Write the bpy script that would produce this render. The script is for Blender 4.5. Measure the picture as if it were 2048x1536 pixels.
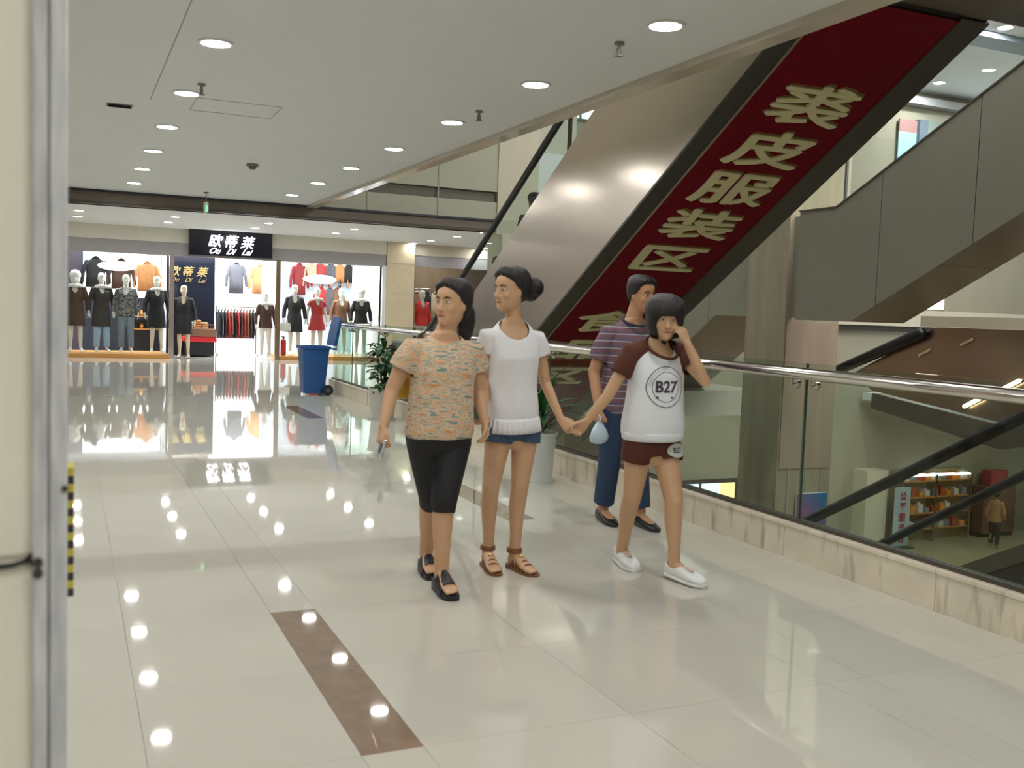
import bpy, bmesh, math, random
import numpy as np
from mathutils import Vector as V, Matrix
random.seed(7)
for o in list(bpy.data.objects): bpy.data.objects.remove(o)
SC = bpy.context.scene
COL = SC.collection
PI = math.pi
R = math.radians
# ------------------------------------------------------------------ camera
cam = bpy.data.cameras.new('camera')
cam.sensor_width = 36.0
cam.lens = 1977.0 / 2048 * 36.0
cam.clip_start = 0.05; cam.clip_end = 200
cam.dof.use_dof = True; cam.dof.focus_distance = 40.0; cam.dof.aperture_fstop = 5.2
camo = bpy.data.objects.new('camera', cam); COL.objects.link(camo)
yaw, pit, rol = R(24.2695), R(4.161), R(1.9973)
fw = V((math.sin(yaw)*math.cos(pit), math.cos(yaw)*math.cos(pit), -math.sin(pit)))
rt = V((math.cos(yaw), -math.sin(yaw), 0)); up = rt.cross(fw)
r2 = math.cos(rol)*rt + math.sin(rol)*up; u2 = -math.sin(rol)*rt + math.cos(rol)*up
M = Matrix((( r2.x, u2.x, -fw.x, 0), (r2.y, u2.y, -fw.y, 0), (r2.z, u2.z, -fw.z, 1.42), (0, 0, 0, 1)))
camo.matrix_world = M
SC.camera = camo
# ------------------------------------------------------------------ world, exposure
w = bpy.data.worlds.new('world'); SC.world = w; w.use_nodes = True
w.node_tree.nodes['Background'].inputs[0].default_value = (0.84, 0.88, 0.86, 1)
w.node_tree.nodes['Background'].inputs[1].default_value = 0.22
SC.view_settings.view_transform = 'Standard'
SC.view_settings.look = 'None'
SC.view_settings.exposure = 0.2
SC.view_settings.gamma = 1.0
SC.view_settings.use_curve_mapping = False
SC.cycles.use_denoising = True
SC.cycles.max_bounces = 7
SC.cycles.sample_clamp_indirect = 12.0
LAMP = 135.0        # radiance of the corridor downlights
LAMP_SHOP = 130.0
LAMP_UP = 300.0
# ------------------------------------------------------------------ materials
MATS = {}
def mat(name, col, rough=0.5, metal=0.0, nz=0.08, sc=6.0, bump=0.0, bsc=40.0, emit=0.0, spec=0.5, coat=0.0, rnd=0.0, stretch=None, emcol=None):
    if name in MATS: return MATS[name]
    m = bpy.data.materials.new(name); m.use_nodes = True
    nt = m.node_tree; b = nt.nodes['Principled BSDF']
    tc = nt.nodes.new('ShaderNodeTexCoord'); mp = nt.nodes.new('ShaderNodeMapping')
    nt.links.new(tc.outputs['Object'], mp.inputs[0])
    if stretch: mp.inputs['Scale'].default_value = stretch
    n = nt.nodes.new('ShaderNodeTexNoise'); n.inputs['Scale'].default_value = sc; n.inputs['Detail'].default_value = 4
    nt.links.new(mp.outputs[0], n.inputs['Vector'])
    mx = nt.nodes.new('ShaderNodeMix'); mx.data_type = 'RGBA'
    lo = [c*(1-nz) for c in col]; hi = [min(1, c*(1+nz)) for c in col]
    mx.inputs[6].default_value = (*lo, 1); mx.inputs[7].default_value = (*hi, 1)
    nt.links.new(n.outputs['Fac'], mx.inputs[0])
    out = mx.outputs[2]
    if rnd:
        oi = nt.nodes.new('ShaderNodeObjectInfo'); hs = nt.nodes.new('ShaderNodeHueSaturation')
        mr = nt.nodes.new('ShaderNodeMapRange'); mr.inputs[3].default_value = 1-rnd; mr.inputs[4].default_value = 1+rnd
        nt.links.new(oi.outputs['Random'], mr.inputs[0]); nt.links.new(mr.outputs[0], hs.inputs['Value'])
        nt.links.new(out, hs.inputs['Color']); out = hs.outputs[0]
    nt.links.new(out, b.inputs['Base Color'])
    b.inputs['Roughness'].default_value = rough; b.inputs['Metallic'].default_value = metal
    b.inputs['Specular IOR Level'].default_value = spec
    b.inputs['Coat Weight'].default_value = coat; b.inputs['Coat Roughness'].default_value = 0.04
    if bump:
        n2 = nt.nodes.new('ShaderNodeTexNoise'); n2.inputs['Scale'].default_value = bsc
        nt.links.new(mp.outputs[0], n2.inputs['Vector'])
        bp = nt.nodes.new('ShaderNodeBump'); bp.inputs['Strength'].default_value = bump; bp.inputs['Distance'].default_value = 0.01
        nt.links.new(n2.outputs['Fac'], bp.inputs['Height']); nt.links.new(bp.outputs[0], b.inputs['Normal'])
    if emit:
        b.inputs['Emission Color'].default_value = (*(emcol or col), 1); b.inputs['Emission Strength'].default_value = emit
    MATS[name] = m; return m
def glass(name, tint=(0.88, 0.95, 0.91), ior=1.45):
    if name in MATS: return MATS[name]
    m = bpy.data.materials.new(name); m.use_nodes = True; nt = m.node_tree
    for n in list(nt.nodes): nt.nodes.remove(n)
    o = nt.nodes.new('ShaderNodeOutputMaterial'); t = nt.nodes.new('ShaderNodeBsdfTransparent'); g = nt.nodes.new('ShaderNodeBsdfGlossy')
    g.inputs['Roughness'].default_value = 0.01; t.inputs[0].default_value = (*tint, 1)
    f = nt.nodes.new('ShaderNodeFresnel'); f.inputs[0].default_value = ior; mx = nt.nodes.new('ShaderNodeMixShader')
    ge = nt.nodes.new('ShaderNodeNewGeometry'); iv = nt.nodes.new('ShaderNodeMath'); iv.operation = 'SUBTRACT'; iv.inputs[0].default_value = 1.0; nt.links.new(ge.outputs['Backfacing'], iv.inputs[1])
    mu = nt.nodes.new('ShaderNodeMath'); mu.operation = 'MULTIPLY'; nt.links.new(f.outputs[0], mu.inputs[0]); nt.links.new(iv.outputs[0], mu.inputs[1])
    nt.links.new(mu.outputs[0], mx.inputs[0]); nt.links.new(t.outputs[0], mx.inputs[1]); nt.links.new(g.outputs[0], mx.inputs[2])
    nt.links.new(mx.outputs[0], o.inputs[0]); MATS[name] = m; return m
def bands(name, cols, axis, scale, pos, rough=0.6, warp=0.0, wsc=4.0):
    """stripes along an axis of the object, colour ramp with constant steps"""
    m = bpy.data.materials.new(name); m.use_nodes = True; nt = m.node_tree; b = nt.nodes['Principled BSDF']
    tc = nt.nodes.new('ShaderNodeTexCoord'); sp = nt.nodes.new('ShaderNodeSeparateXYZ'); nt.links.new(tc.outputs['Object'], sp.inputs[0])
    v = sp.outputs[axis]
    if warp:
        n = nt.nodes.new('ShaderNodeTexNoise'); n.inputs['Scale'].default_value = wsc; nt.links.new(tc.outputs['Object'], n.inputs['Vector'])
        ma = nt.nodes.new('ShaderNodeMath'); ma.operation = 'MULTIPLY_ADD'; ma.inputs[1].default_value = warp
        nt.links.new(n.outputs['Fac'], ma.inputs[0]); nt.links.new(v, ma.inputs[2]); v = ma.outputs[0]
    mu = nt.nodes.new('ShaderNodeMath'); mu.operation = 'MULTIPLY'; mu.inputs[1].default_value = scale; nt.links.new(v, mu.inputs[0])
    fr = nt.nodes.new('ShaderNodeMath'); fr.operation = 'FRACT'; nt.links.new(mu.outputs[0], fr.inputs[0])
    cr = nt.nodes.new('ShaderNodeValToRGB'); cr.color_ramp.interpolation = 'CONSTANT'
    while len(cr.color_ramp.elements) < len(cols): cr.color_ramp.elements.new(0.5)
    for e, c, p in zip(cr.color_ramp.elements, cols, pos): e.position = p; e.color = (*c, 1)
    nt.links.new(fr.outputs[0], cr.inputs[0]); nt.links.new(cr.outputs[0], b.inputs['Base Color']); b.inputs['Roughness'].default_value = rough
    MATS[name] = m; return m
def blotch(name, cols, pos, stretch, sc, rough=0.75, detail=3):
    m = bpy.data.materials.new(name); m.use_nodes = True; nt = m.node_tree; b = nt.nodes['Principled BSDF']
    tc = nt.nodes.new('ShaderNodeTexCoord'); mp = nt.nodes.new('ShaderNodeMapping'); mp.inputs['Scale'].default_value = stretch
    nt.links.new(tc.outputs['Object'], mp.inputs[0])
    n = nt.nodes.new('ShaderNodeTexNoise'); n.inputs['Scale'].default_value = sc; n.inputs['Detail'].default_value = detail; nt.links.new(mp.outputs[0], n.inputs['Vector'])
    cr = nt.nodes.new('ShaderNodeValToRGB')
    while len(cr.color_ramp.elements) < len(cols): cr.color_ramp.elements.new(0.5)
    for e, c, p in zip(cr.color_ramp.elements, cols, pos): e.position = p; e.color = (*c, 1)
    nt.links.new(n.outputs['Fac'], cr.inputs[0]); nt.links.new(cr.outputs[0], b.inputs['Base Color']); b.inputs['Roughness'].default_value = rough
    MATS[name] = m; return m
# ------------------------------------------------------------------ mesh helpers
class MB:
    def __init__(s): s.v = []; s.f = []
    def add(s, vs, fs):
        k = len(s.v); s.v += [tuple(p) for p in vs]; s.f += [tuple(i+k for i in f) for f in fs]; return s
    def bx(s, x0, x1, y0, y1, z0, z1):
        return s.add([(x0,y0,z0),(x1,y0,z0),(x1,y1,z0),(x0,y1,z0),(x0,y0,z1),(x1,y0,z1),(x1,y1,z1),(x0,y1,z1)],
                     [(0,3,2,1),(4,5,6,7),(0,1,5,4),(1,2,6,5),(2,3,7,6),(3,0,4,7)])
    def prism(s, poly, ext):
        n = len(poly); e = V(ext); a = [V(p) for p in poly]
        nn = V((0,0,0))
        for i in range(n): nn += a[i].cross(a[(i+1) % n])
        if nn.dot(e) > 0: a.reverse()
        return s.add(a + [p+e for p in a], [tuple(range(n)), tuple(range(2*n-1, n-1, -1))] + [(i, i+n, (i+1) % n + n, (i+1) % n) for i in range(n)])
    def yz(s, pts, x0, x1): return s.prism([(x0, y, z) for y, z in pts], (x1-x0, 0, 0))
    def loft(s, rings, cap=True):
        n = len(rings[0]); k = len(s.v)
        for r in rings: s.v += [tuple(p) for p in r]
        for i in range(len(rings)-1):
            for j in range(n):
                a = k+i*n+j; b = k+i*n+(j+1) % n; s.f.append((a, b, b+n, a+n))
        if cap: s.f.append(tuple(k+j for j in reversed(range(n)))); s.f.append(tuple(k+(len(rings)-1)*n+j for j in range(n)))
        return s
    def limb(s, pts, rad, n=14, rc=(1, 1), flat=1.0, fdir=None):
        pts = [V(p) for p in pts]; rings = []; prev = None
        P = []; Q = []
        d0 = (pts[1]-pts[0]).normalized(); d1 = (pts[-1]-pts[-2]).normalized()
        if rc[0]:
            for a in (80, 50, 25): P.append((pts[0]-d0*rad[0]*math.sin(R(a)), rad[0]*math.cos(R(a)), d0))
        for i, p in enumerate(pts):
            if 0 < i < len(pts)-1: d = ((pts[i+1]-p).normalized()+(p-pts[i-1]).normalized()).normalized()
            else: d = d0 if i == 0 else d1
            P.append((p, rad[i], d))
        if rc[1]:
            for a in (25, 50, 80): P.append((pts[-1]+d1*rad[-1]*math.sin(R(a)), rad[-1]*math.cos(R(a)), d1))
        a = V(fdir) if fdir is not None else (V((0, 1, 0)) if abs(d0.y) < .8 else V((1, 0, 0)))
        for p, r, d in P:
            a = (a - d*a.dot(d)).normalized(); b = d.cross(a)
            rings.append([p + a*(r*flat*math.cos(2*PI*j/n)) + b*(r*math.sin(2*PI*j/n)) for j in range(n)])
        return s.loft(rings)
    def cyl(s, p0, p1, r, n=16, r1=None): return s.limb([p0, p1], [r, r if r1 is None else r1], n, (0, 0))
    def ell(s, c, r, rot=None, n=14, m=8):
        c = V(c); rings = []
        for i in range(m+1):
            t = -PI/2 + PI*(i+0.08)/(m+0.16)
            ring = []
            for j in range(n):
                q = V((r[0]*math.cos(t)*math.cos(2*PI*j/n), r[1]*math.cos(t)*math.sin(2*PI*j/n), r[2]*math.sin(t)))
                ring.append(c + (rot @ q if rot else q))
            rings.append(ring)
        return s.loft(rings)
    def mesh(s, name, off=V((0, 0, 0))):
        me = bpy.data.meshes.new(name); me.from_pydata([(p[0]-off[0], p[1]-off[1], p[2]-off[2]) for p in s.v], [], s.f); me.update(); return me
def wloc(o):
    p = V((0, 0, 0))
    while o: p += o.location; o = o.parent
    return p
def put(name, mb, m, parent=None, smooth=False, kind=None, label=None, bev=0.0, cat=None, group=None):
    me = mb.mesh(name, wloc(parent)) if isinstance(mb, MB) else mb
    if smooth is not False:
        me.polygons.foreach_set('use_smooth', [True]*len(me.polygons))
        if smooth is not True: me.set_sharp_from_angle(angle=R(smooth))
    if len(me.materials) == 0: me.materials.append(m)
    o = bpy.data.objects.new(name, me); COL.objects.link(o)
    if parent: o.parent = parent
    if kind: o['kind'] = kind
    if label: o['label'] = label
    if cat: o['category'] = cat
    if group: o['group'] = group
    if bev:
        b = o.modifiers.new('bevel', 'BEVEL'); b.width = bev; b.segments = 2; b.limit_method = 'ANGLE'
    return o
def thing(name, label, cat, loc, group=None, kind=None):
    o = bpy.data.objects.new(name, None); COL.objects.link(o); o.location = loc; o.empty_display_size = 0.1
    o['label'] = label; o['category'] = cat
    if group: o['group'] = group
    if kind: o['kind'] = kind
    return o
def struct(name, mb, m, label=None, **k): return put(name, mb, m, kind='structure', label=label, **k)
def inst(src, name, parent, loc, m=None):
    """a further object that shares the mesh of src"""
    o = bpy.data.objects.new(name, src.data); COL.objects.link(o)
    if parent: o.parent = parent
    o.location = loc
    for md in src.modifiers:
        b = o.modifiers.new(md.name, md.type)
        if md.type == 'BEVEL': b.width = md.width; b.segments = md.segments; b.limit_method = 'ANGLE'
    if m:
        o.material_slots[0].link = 'OBJECT'; o.material_slots[0].material = m
    return o
def copy_tree(root, loc, label, group=None):
    c = root.copy(); COL.objects.link(c); c.location = loc; c['label'] = label
    if group: c['group'] = group
    for ch in list(root.children):
        d = ch.copy(); COL.objects.link(d); d.parent = c
        for g in list(ch.children):
            e = g.copy(); COL.objects.link(e); e.parent = d
    return c
def text(body, size, ext=0.004, offset=0.0, shear=0.0):
    c = bpy.data.curves.new('text', 'FONT'); c.body = body; c.size = size; c.extrude = ext; c.offset = offset; c.shear = shear
    c.align_x = 'CENTER'; c.align_y = 'CENTER'; c.resolution_u = 3
    o = bpy.data.objects.new('text', c); COL.objects.link(o)
    me = bpy.data.meshes.new_from_object(o.evaluated_get(bpy.context.evaluated_depsgraph_get()))
    bpy.data.objects.remove(o); return me
def textmesh(body, size, origin, right, upv, sx=1.0, sy=1.0, off=V((0, 0, 0)), bold=0.0, **k):
    me = text(body, size, **k)
    if bold:
        bm = bmesh.new(); bm.from_mesh(me)
        for i, (dx, dy) in enumerate(((1, 0), (-1, 0), (0, 1), (0, -1))):
            m2 = me.copy(); m2.transform(Matrix.Translation((dx*bold, dy*bold, -0.0004*(i+1)))); bm.from_mesh(m2); bpy.data.meshes.remove(m2)
        bm.to_mesh(me); bm.free()
    right = V(right).normalized(); upv = V(upv).normalized(); nn = right.cross(upv)
    # centre on the glyph box
    xs = [v.co.x for v in me.vertices]; ys = [v.co.y for v in me.vertices]
    cx = (min(xs)+max(xs))/2; cy = (min(ys)+max(ys))/2
    for v in me.vertices: v.co = V(origin) - off + right*((v.co.x-cx)*sx) + upv*((v.co.y-cy)*sy) + nn*v.co.z
    me.materials.clear(); return me
def remesh(mb, vox, it=3, fac=0.5):
    me = mb.mesh('tmp'); o = bpy.data.objects.new('tmp', me); COL.objects.link(o)
    r = o.modifiers.new('r', 'REMESH'); r.mode = 'VOXEL'; r.voxel_size = vox
    if it: s = o.modifiers.new('s', 'SMOOTH'); s.iterations = it; s.factor = fac
    out = bpy.data.meshes.new_from_object(o.evaluated_get(bpy.context.evaluated_depsgraph_get()))
    bpy.data.objects.remove(o); bpy.data.meshes.remove(me); out.materials.clear(); return out
def shell(me, cut=None, openings=(), name='shell'):
    """open a solid garment: cut = predicate on a vertex, openings = (centre, outward normal, radius)"""
    bm = bmesh.new(); bm.from_mesh(me)
    if cut: bmesh.ops.delete(bm, geom=[v for v in bm.verts if cut(v.co)], context='VERTS')
    kill = []
    for f in bm.faces:
        c = f.calc_center_median()
        for oc, on, orad in openings:
            dd = c-oc
            if dd.length < orad and abs(dd.dot(on)) < 0.02 and f.normal.dot(on) > 0.55: kill.append(f); break
    bmesh.ops.delete(bm, geom=kill, context='FACES')
    for _ in range(5):
        bv = [v for v in bm.verts if v.is_boundary]; new = {}
        for v in bv:
            nb = [e.other_vert(v).co for e in v.link_edges if e.is_boundary]
            if len(nb) == 2: new[v] = v.co*0.4 + (nb[0]+nb[1])*0.3
        for v, c in new.items(): v.co = c
    bm.to_mesh(me); bm.free(); me.name = name; return me
def loc_mesh(me, off):
    me.transform(Matrix.Translation(-off)); return me
def sring(c, s, d, hw, hf, hb, n=22, e=2.3):
    out = []
    for j in range(n):
        a = 2*PI*j/n; ca, sa = math.cos(a), math.sin(a)
        x = math.copysign(abs(ca)**(2/e), ca)*hw; y = math.copysign(abs(sa)**(2/e), sa)
        out.append(c + s*x + d*(y*(hf if y > 0 else hb)))
    return out
# ================================================================== materials used all over
m_tile = mat('polished beige stone', (0.57, 0.55, 0.48), 0.03, nz=0.05, sc=2.0, spec=0.8, rnd=0.02)
m_joint = mat('tile joint', (0.53, 0.51, 0.445), 0.25)
m_strip = mat('brown marble', (0.26, 0.185, 0.135), 0.025, nz=0.25, sc=9, spec=0.8)
m_ceil = mat('white ceiling paint', (0.72, 0.745, 0.76), 0.8, nz=0.02)
m_cream = mat('cream wall', (0.62, 0.56, 0.44), 0.6, nz=0.05)
m_trav = mat('travertine', (0.56, 0.48, 0.37), 0.35, nz=0.22, sc=3.5, stretch=(1, 1, 0.35))
m_marble = mat('veined beige marble', (0.40, 0.35, 0.26), 0.3, nz=0.30, sc=2.2, stretch=(2.2, 2.2, 0.25))
m_pinkm = mat('pinkish marble', (0.42, 0.33, 0.26), 0.3, nz=0.22, sc=2.0, stretch=(2, 2, 0.3))
m_grey = mat('grey panel', (0.33, 0.32, 0.26), 0.55, nz=0.05)
m_greyg = mat('grey green panel', (0.34, 0.34, 0.27), 0.55, nz=0.06)
m_dark = mat('dark bronze metal', (0.075, 0.065, 0.055), 0.4, metal=0.3)
m_beam = mat('brown grey shutter box', (0.16, 0.13, 0.105), 0.45, metal=0.3)
m_black = mat('black rubber', (0.012, 0.012, 0.016), 0.35)
m_steel = mat('brushed steel', (0.58, 0.52, 0.46), 0.24, metal=1.0, nz=0.06, sc=14, stretch=(1, 0.15, 6))
m_chrome = mat('polished steel', (0.72, 0.70, 0.66), 0.13, metal=1.0, nz=0.02)
m_glass = glass('clear green glass'); m_sglass = glass('shop glass', (0.95, 0.97, 0.96))
m_edge = mat('green glass edge', (0.05, 0.085, 0.065), 0.2)
m_lamp = mat('lamp lens', (1, 0.99, 0.95), 0.4, emit=LAMP, emcol=(1.0, 0.985, 0.95))
m_lamps = mat('shop lamp lens', (1, 0.99, 0.95), 0.4, emit=LAMP_SHOP, emcol=(1, 1, 1))
m_lampu = mat('upper lamp lens', (1, 0.99, 0.95), 0.4, emit=LAMP_UP, emcol=(0.96, 1, 1))
m_rim = mat('white lamp rim', (0.75, 0.75, 0.73), 0.4)
m_fgrey = mat('grey fascia', (0.36, 0.34, 0.35), 0.6)
m_wood = mat('orange wood', (0.52, 0.25, 0.06), 0.35, nz=0.2, sc=8, stretch=(0.2, 3, 3))
m_white = mat('white paint', (0.82, 0.82, 0.82), 0.5, nz=0.02)
m_litw = mat('backlit white panel', (1, 1, 1), 0.5, emit=2.6, emcol=(0.97, 0.98, 1.0))
m_blackg = mat('black gloss panel', (0.012, 0.014, 0.024), 0.12)
ORD = ['first', 'second', 'third', 'fourth', 'fifth', 'sixth', 'seventh', 'eighth', 'ninth', 'tenth', 'eleventh', 'twelfth', 'thirteenth', 'fourteenth']
# ================================================================== floor
fl = MB()
fl.bx(-6, -0.56, -6, 14.65, -0.5, 0); fl.bx(-0.56, 3.965, -6, 1.39, -0.5, 0); fl.bx(-0.56, 3.965, 1.39, 14.65, -0.5, -0.012)
fl.bx(-6, 3.965, 14.65, 16.2, -0.5, 0); fl.bx(-6, 4.66, 16.2, 17.4, -0.5, 0); fl.bx(6.7, 13, 16.2, 17.4, -0.5, 0); fl.bx(-6, 13, 17.4, 33, -0.5, 0)
floor = struct('floor', fl, m_tile, 'polished beige stone floor of the walkway')
floor.data.materials.append(m_joint)
for p in floor.data.polygons:
    c = p.center
    if -0.013 < c.z < -0.011: p.material_index = 1
xs = [-0.56, 0.225, 0.853, 1.06, 1.84, 2.74, 2.95, 3.965]
protos = {}
for i in range(17):
    y0 = 1.39 + 0.78*i
    for a, b in zip(xs[:-1], xs[1:]):
        key = round(b-a, 3)
        strip = (a == 0.853 and i in (2, 3)) or (a == 2.74 and i in (6, 7, 14, 15))
        if key not in protos:
            mb = MB(); g = 0.0007; mb.bx(g, b-a-g, g, 0.78-g, -0.012, 0)
            protos[key] = put('tile', mb, m_tile, floor); o = protos[key]; o.location = (a, y0, 0)
            if strip: o.material_slots[0].link = 'OBJECT'; o.material_slots[0].material = m_strip
        else: o = inst(protos[key], 'tile', floor, (a, y0, 0), m_strip if strip else None)
        if strip: o['label'] = 'brown inlay tile'
# ================================================================== ceiling, edge trim, beam
ce = MB()
ce.bx(-6, 3.80, -6, 17.4, 3.15, 4.6); ce.bx(-6, 7.4, 17.7, 33, 3.15, 4.6); ce.bx(7.4, 13, 18.0, 33, 3.15, 4.6)
struct('ceiling', ce, m_ceil, 'white plaster ceiling over the walkway')
tr = MB(); tr.bx(3.80, 3.94, -6, 17.4, 3.10, 4.6)
struct('trim_1', tr, mat('polished cream trim', (0.50, 0.45, 0.37), 0.12, spec=0.6), 'polished cream edge trim of the ceiling along the atrium')
cj = MB(); cj.bx(0.645, 0.652, -6, 9.3, 3.147, 3.151)
struct('trim_2', cj, mat('joint shade', (0.35, 0.32, 0.30), 0.8), 'thin joint line across the ceiling')
ap = MB()
for x0, x1, y0, y1 in ((1.0, 1.73, 8.95, 8.957), (1.0, 1.73, 9.55, 9.557), (1.0, 1.007, 8.95, 9.55), (1.723, 1.73, 8.95, 9.55)): ap.bx(x0, x1, y0, y1, 3.146, 3.151)
put('access_panel', ap, mat('panel joint', (0.5, 0.48, 0.45), 0.8), label='flush access panel outline in the white ceiling', cat='access panel')
bm_ = thing('shutter_box', 'long brown grey roller shutter box below the ceiling before the shops', 'shutter box', (0, 17.4, 2.91))
b = MB(); b.bx(-6, 7.38, 17.40, 17.70, 2.965, 3.15); put('housing', b, m_beam, bm_)
b = MB(); b.bx(-6, 7.40, 17.36, 17.40, 3.115, 3.15); put('top_rail', b, mat('dark blue grey rail', (0.035, 0.035, 0.05), 0.35), bm_)
b = MB(); b.bx(-6, 7.38, 17.38, 17.46, 2.92, 2.965); b.bx(-6, 7.38, 17.64, 17.70, 2.92, 2.965); put('lower_lip', b, m_dark, bm_)
# ------------------------------------------------------------------ downlights
def ring_mesh(cx, cy, z, r0, r1, h):
    mb = MB(); n = 24; rings = []
    for r, dz in ((r0, 0), (r1, 0), (r1, h), (r0, h)): rings.append([V((cx+r*math.cos(2*PI*j/n), cy+r*math.sin(2*PI*j/n), z+dz)) for j in range(n)])
    mb.loft(rings+[rings[0]], False); return mb
rimp = lensp = None
def downlight(x, y, z, label, rad=0.11, m=None, group=None):
    global rimp, lensp
    t = thing('ceiling_downlight', label, 'ceiling light', (x, y, z), group)
    if rimp is None:
        rimp = put('rim', ring_mesh(x, y, z-0.012, 0.095, 0.118, 0.014), m_rim, t, smooth=30)
        mb = MB(); mb.cyl((x, y, z-0.008), (x, y, z-0.002), 0.095, 20); lensp = put('lens', mb, m or m_lamp, t)
    else:
        a = inst(rimp, 'rim', t, (0, 0, 0)); c = inst(lensp, 'lens', t, (0, 0, 0), m or m_lamp)
        for q in (a, c): q.scale = (rad/0.11, rad/0.11, 1)
    return t
for row, x, dy in (('left', 0.90, 0.09), ('right', 3.23, 0.0)):
    n = 0
    for k in range(-5, 7):
        y = 5.13+1.7906*k+dy
        if y > 16.9: continue
        seen = y > (6.5 if row == 'left' else 4.9)
        if seen: lab = 'round ceiling downlight, %s from the front in the %s' % (ORD[n], 'row over the floor middle' if row == 'left' else 'row beside the atrium'); n += 1
        else: lab = 'round recessed ceiling downlight behind the viewer'
        downlight(x, y, 3.15, lab, group='downlights of the walkway ceiling' if seen else 'downlights behind the viewer')
for k in range(-4, 7): downlight(-1.44, 5.13+1.7906*k, 3.15, 'unseen ceiling downlight added behind the pillar to light the walkway', group='unseen added downlights behind the pillar')  # extra row added out of view for more light on the walkway
nn = 0
for x in (-1.7, 0.19, 2.03, 3.93, 5.82, 8.35, 10.4):
    for y in ((20.0, 21.75, 23.4) if x < 8 else (20.3, 21.95, 23.8, 25.2)):
        if x in (5.82,) and y > 23: pass
        rowname = {20.0: 'nearest', 21.75: 'middle', 23.4: 'farthest', 20.3: 'nearest', 21.95: 'second', 23.8: 'third', 25.2: 'farthest'}[y]
        where = {-1.7: 'hidden behind the pillar', 0.19: 'before the left shop window', 2.03: 'left of the lit shop sign', 3.93: 'before the lit shop sign', 5.82: 'before the right shop window', 8.35: 'before the second shop', 10.4: 'right of the second shop pillar'}[x]
        downlight(x, y, 3.15, 'small downlight beyond the shutter box, %s one %s' % (rowname, where), 0.10, m_lamps, 'downlights before the shops')
# ------------------------------------------------------------------ small things on the ceiling
m_det = mat('aged grey plastic', (0.25, 0.22, 0.20), 0.5)
def sprinkler(x, y, lab):
    t = thing('sprinkler', lab, 'sprinkler', (x, y, 3.15), 'ceiling sprinklers')
    mb = MB(); mb.cyl((x, y, 3.135), (x, y, 3.15), 0.032, 16); put('escutcheon', mb, m_det, t, 30)
    mb = MB(); mb.cyl((x, y, 3.07), (x, y, 3.135), 0.011, 10); put('stem', mb, m_det, t, 30)
    mb = MB(); mb.cyl((x, y, 3.062), (x, y, 3.07), 0.026, 14); mb.bx(x-0.018, x-0.013, y-0.004, y+0.004, 3.066, 3.11); mb.bx(x+0.013, x+0.018, y-0.004, y+0.004, 3.066, 3.11); put('deflector', mb, m_det, t)
sprinkler(0.97, 8.38, 'small ceiling sprinkler between the first two downlights of the middle row')
sprinkler(3.19, 5.6, 'small ceiling sprinkler nearest to the viewer beside the atrium')
sprinkler(3.25, 8.1, 'small ceiling sprinkler beside the third downlight of the atrium row')
t = thing('smoke_detector', 'round brownish smoke detector in the middle of the ceiling', 'smoke detector', (2.10, 12.77, 3.15))
mb = MB(); mb.cyl((2.10, 12.77, 3.12), (2.10, 12.77, 3.15), 0.075, 20); put('base', mb, m_det, t, 30)
mb = MB(); mb.limb([(2.10, 12.77, 3.085), (2.10, 12.77, 3.12)], [0.035, 0.055], 18, (0, 0)); put('sensor_head', mb, mat('dark sensor', (0.12, 0.1, 0.1), 0.5), t, 30)
t = thing('air_vent', 'small dark slotted air vent in the ceiling near the pillar', 'vent', (0.42, 9.72, 3.15))
mb = MB(); mb.bx(0.31, 0.53, 9.64, 9.80, 3.143, 3.151); put('frame', mb, m_det, t)
mb = MB(); mb.bx(0.325, 0.515, 9.655, 9.785, 3.14, 3.144); put('backing', mb, m_black, t)
for k in range(4):
    mb = MB(); y = 9.67+0.03*k; mb.prism([(0.325, y, 3.134), (0.325, y+0.016, 3.142), (0.325, y+0.019, 3.142), (0.325, y+0.003, 3.134)], (0.19, 0, 0)); put('slat', mb, m_dark, t)
t = thing('exit_light', 'small hanging emergency light with a green lit face before the shutter box', 'emergency light', (2.0, 16.5, 3.15))
mb = MB(); mb.cyl((2.0, 16.5, 3.13), (2.0, 16.5, 3.15), 0.04, 14); mb.cyl((2.0, 16.5, 2.99), (2.0, 16.5, 3.13), 0.008, 8); put('hanger', mb, m_det, t, 30)
mb = MB(); mb.bx(1.975, 2.025, 16.40, 16.62, 2.83, 2.99); put('case', mb, m_rim, t, bev=0.006)
mb = MB(); mb.bx(1.985, 2.018, 16.394, 16.399, 2.84, 2.93); put('lit_face', mb, mat('green light', (0.1, 0.9, 0.2), 0.4, emit=1.6), t)
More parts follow.
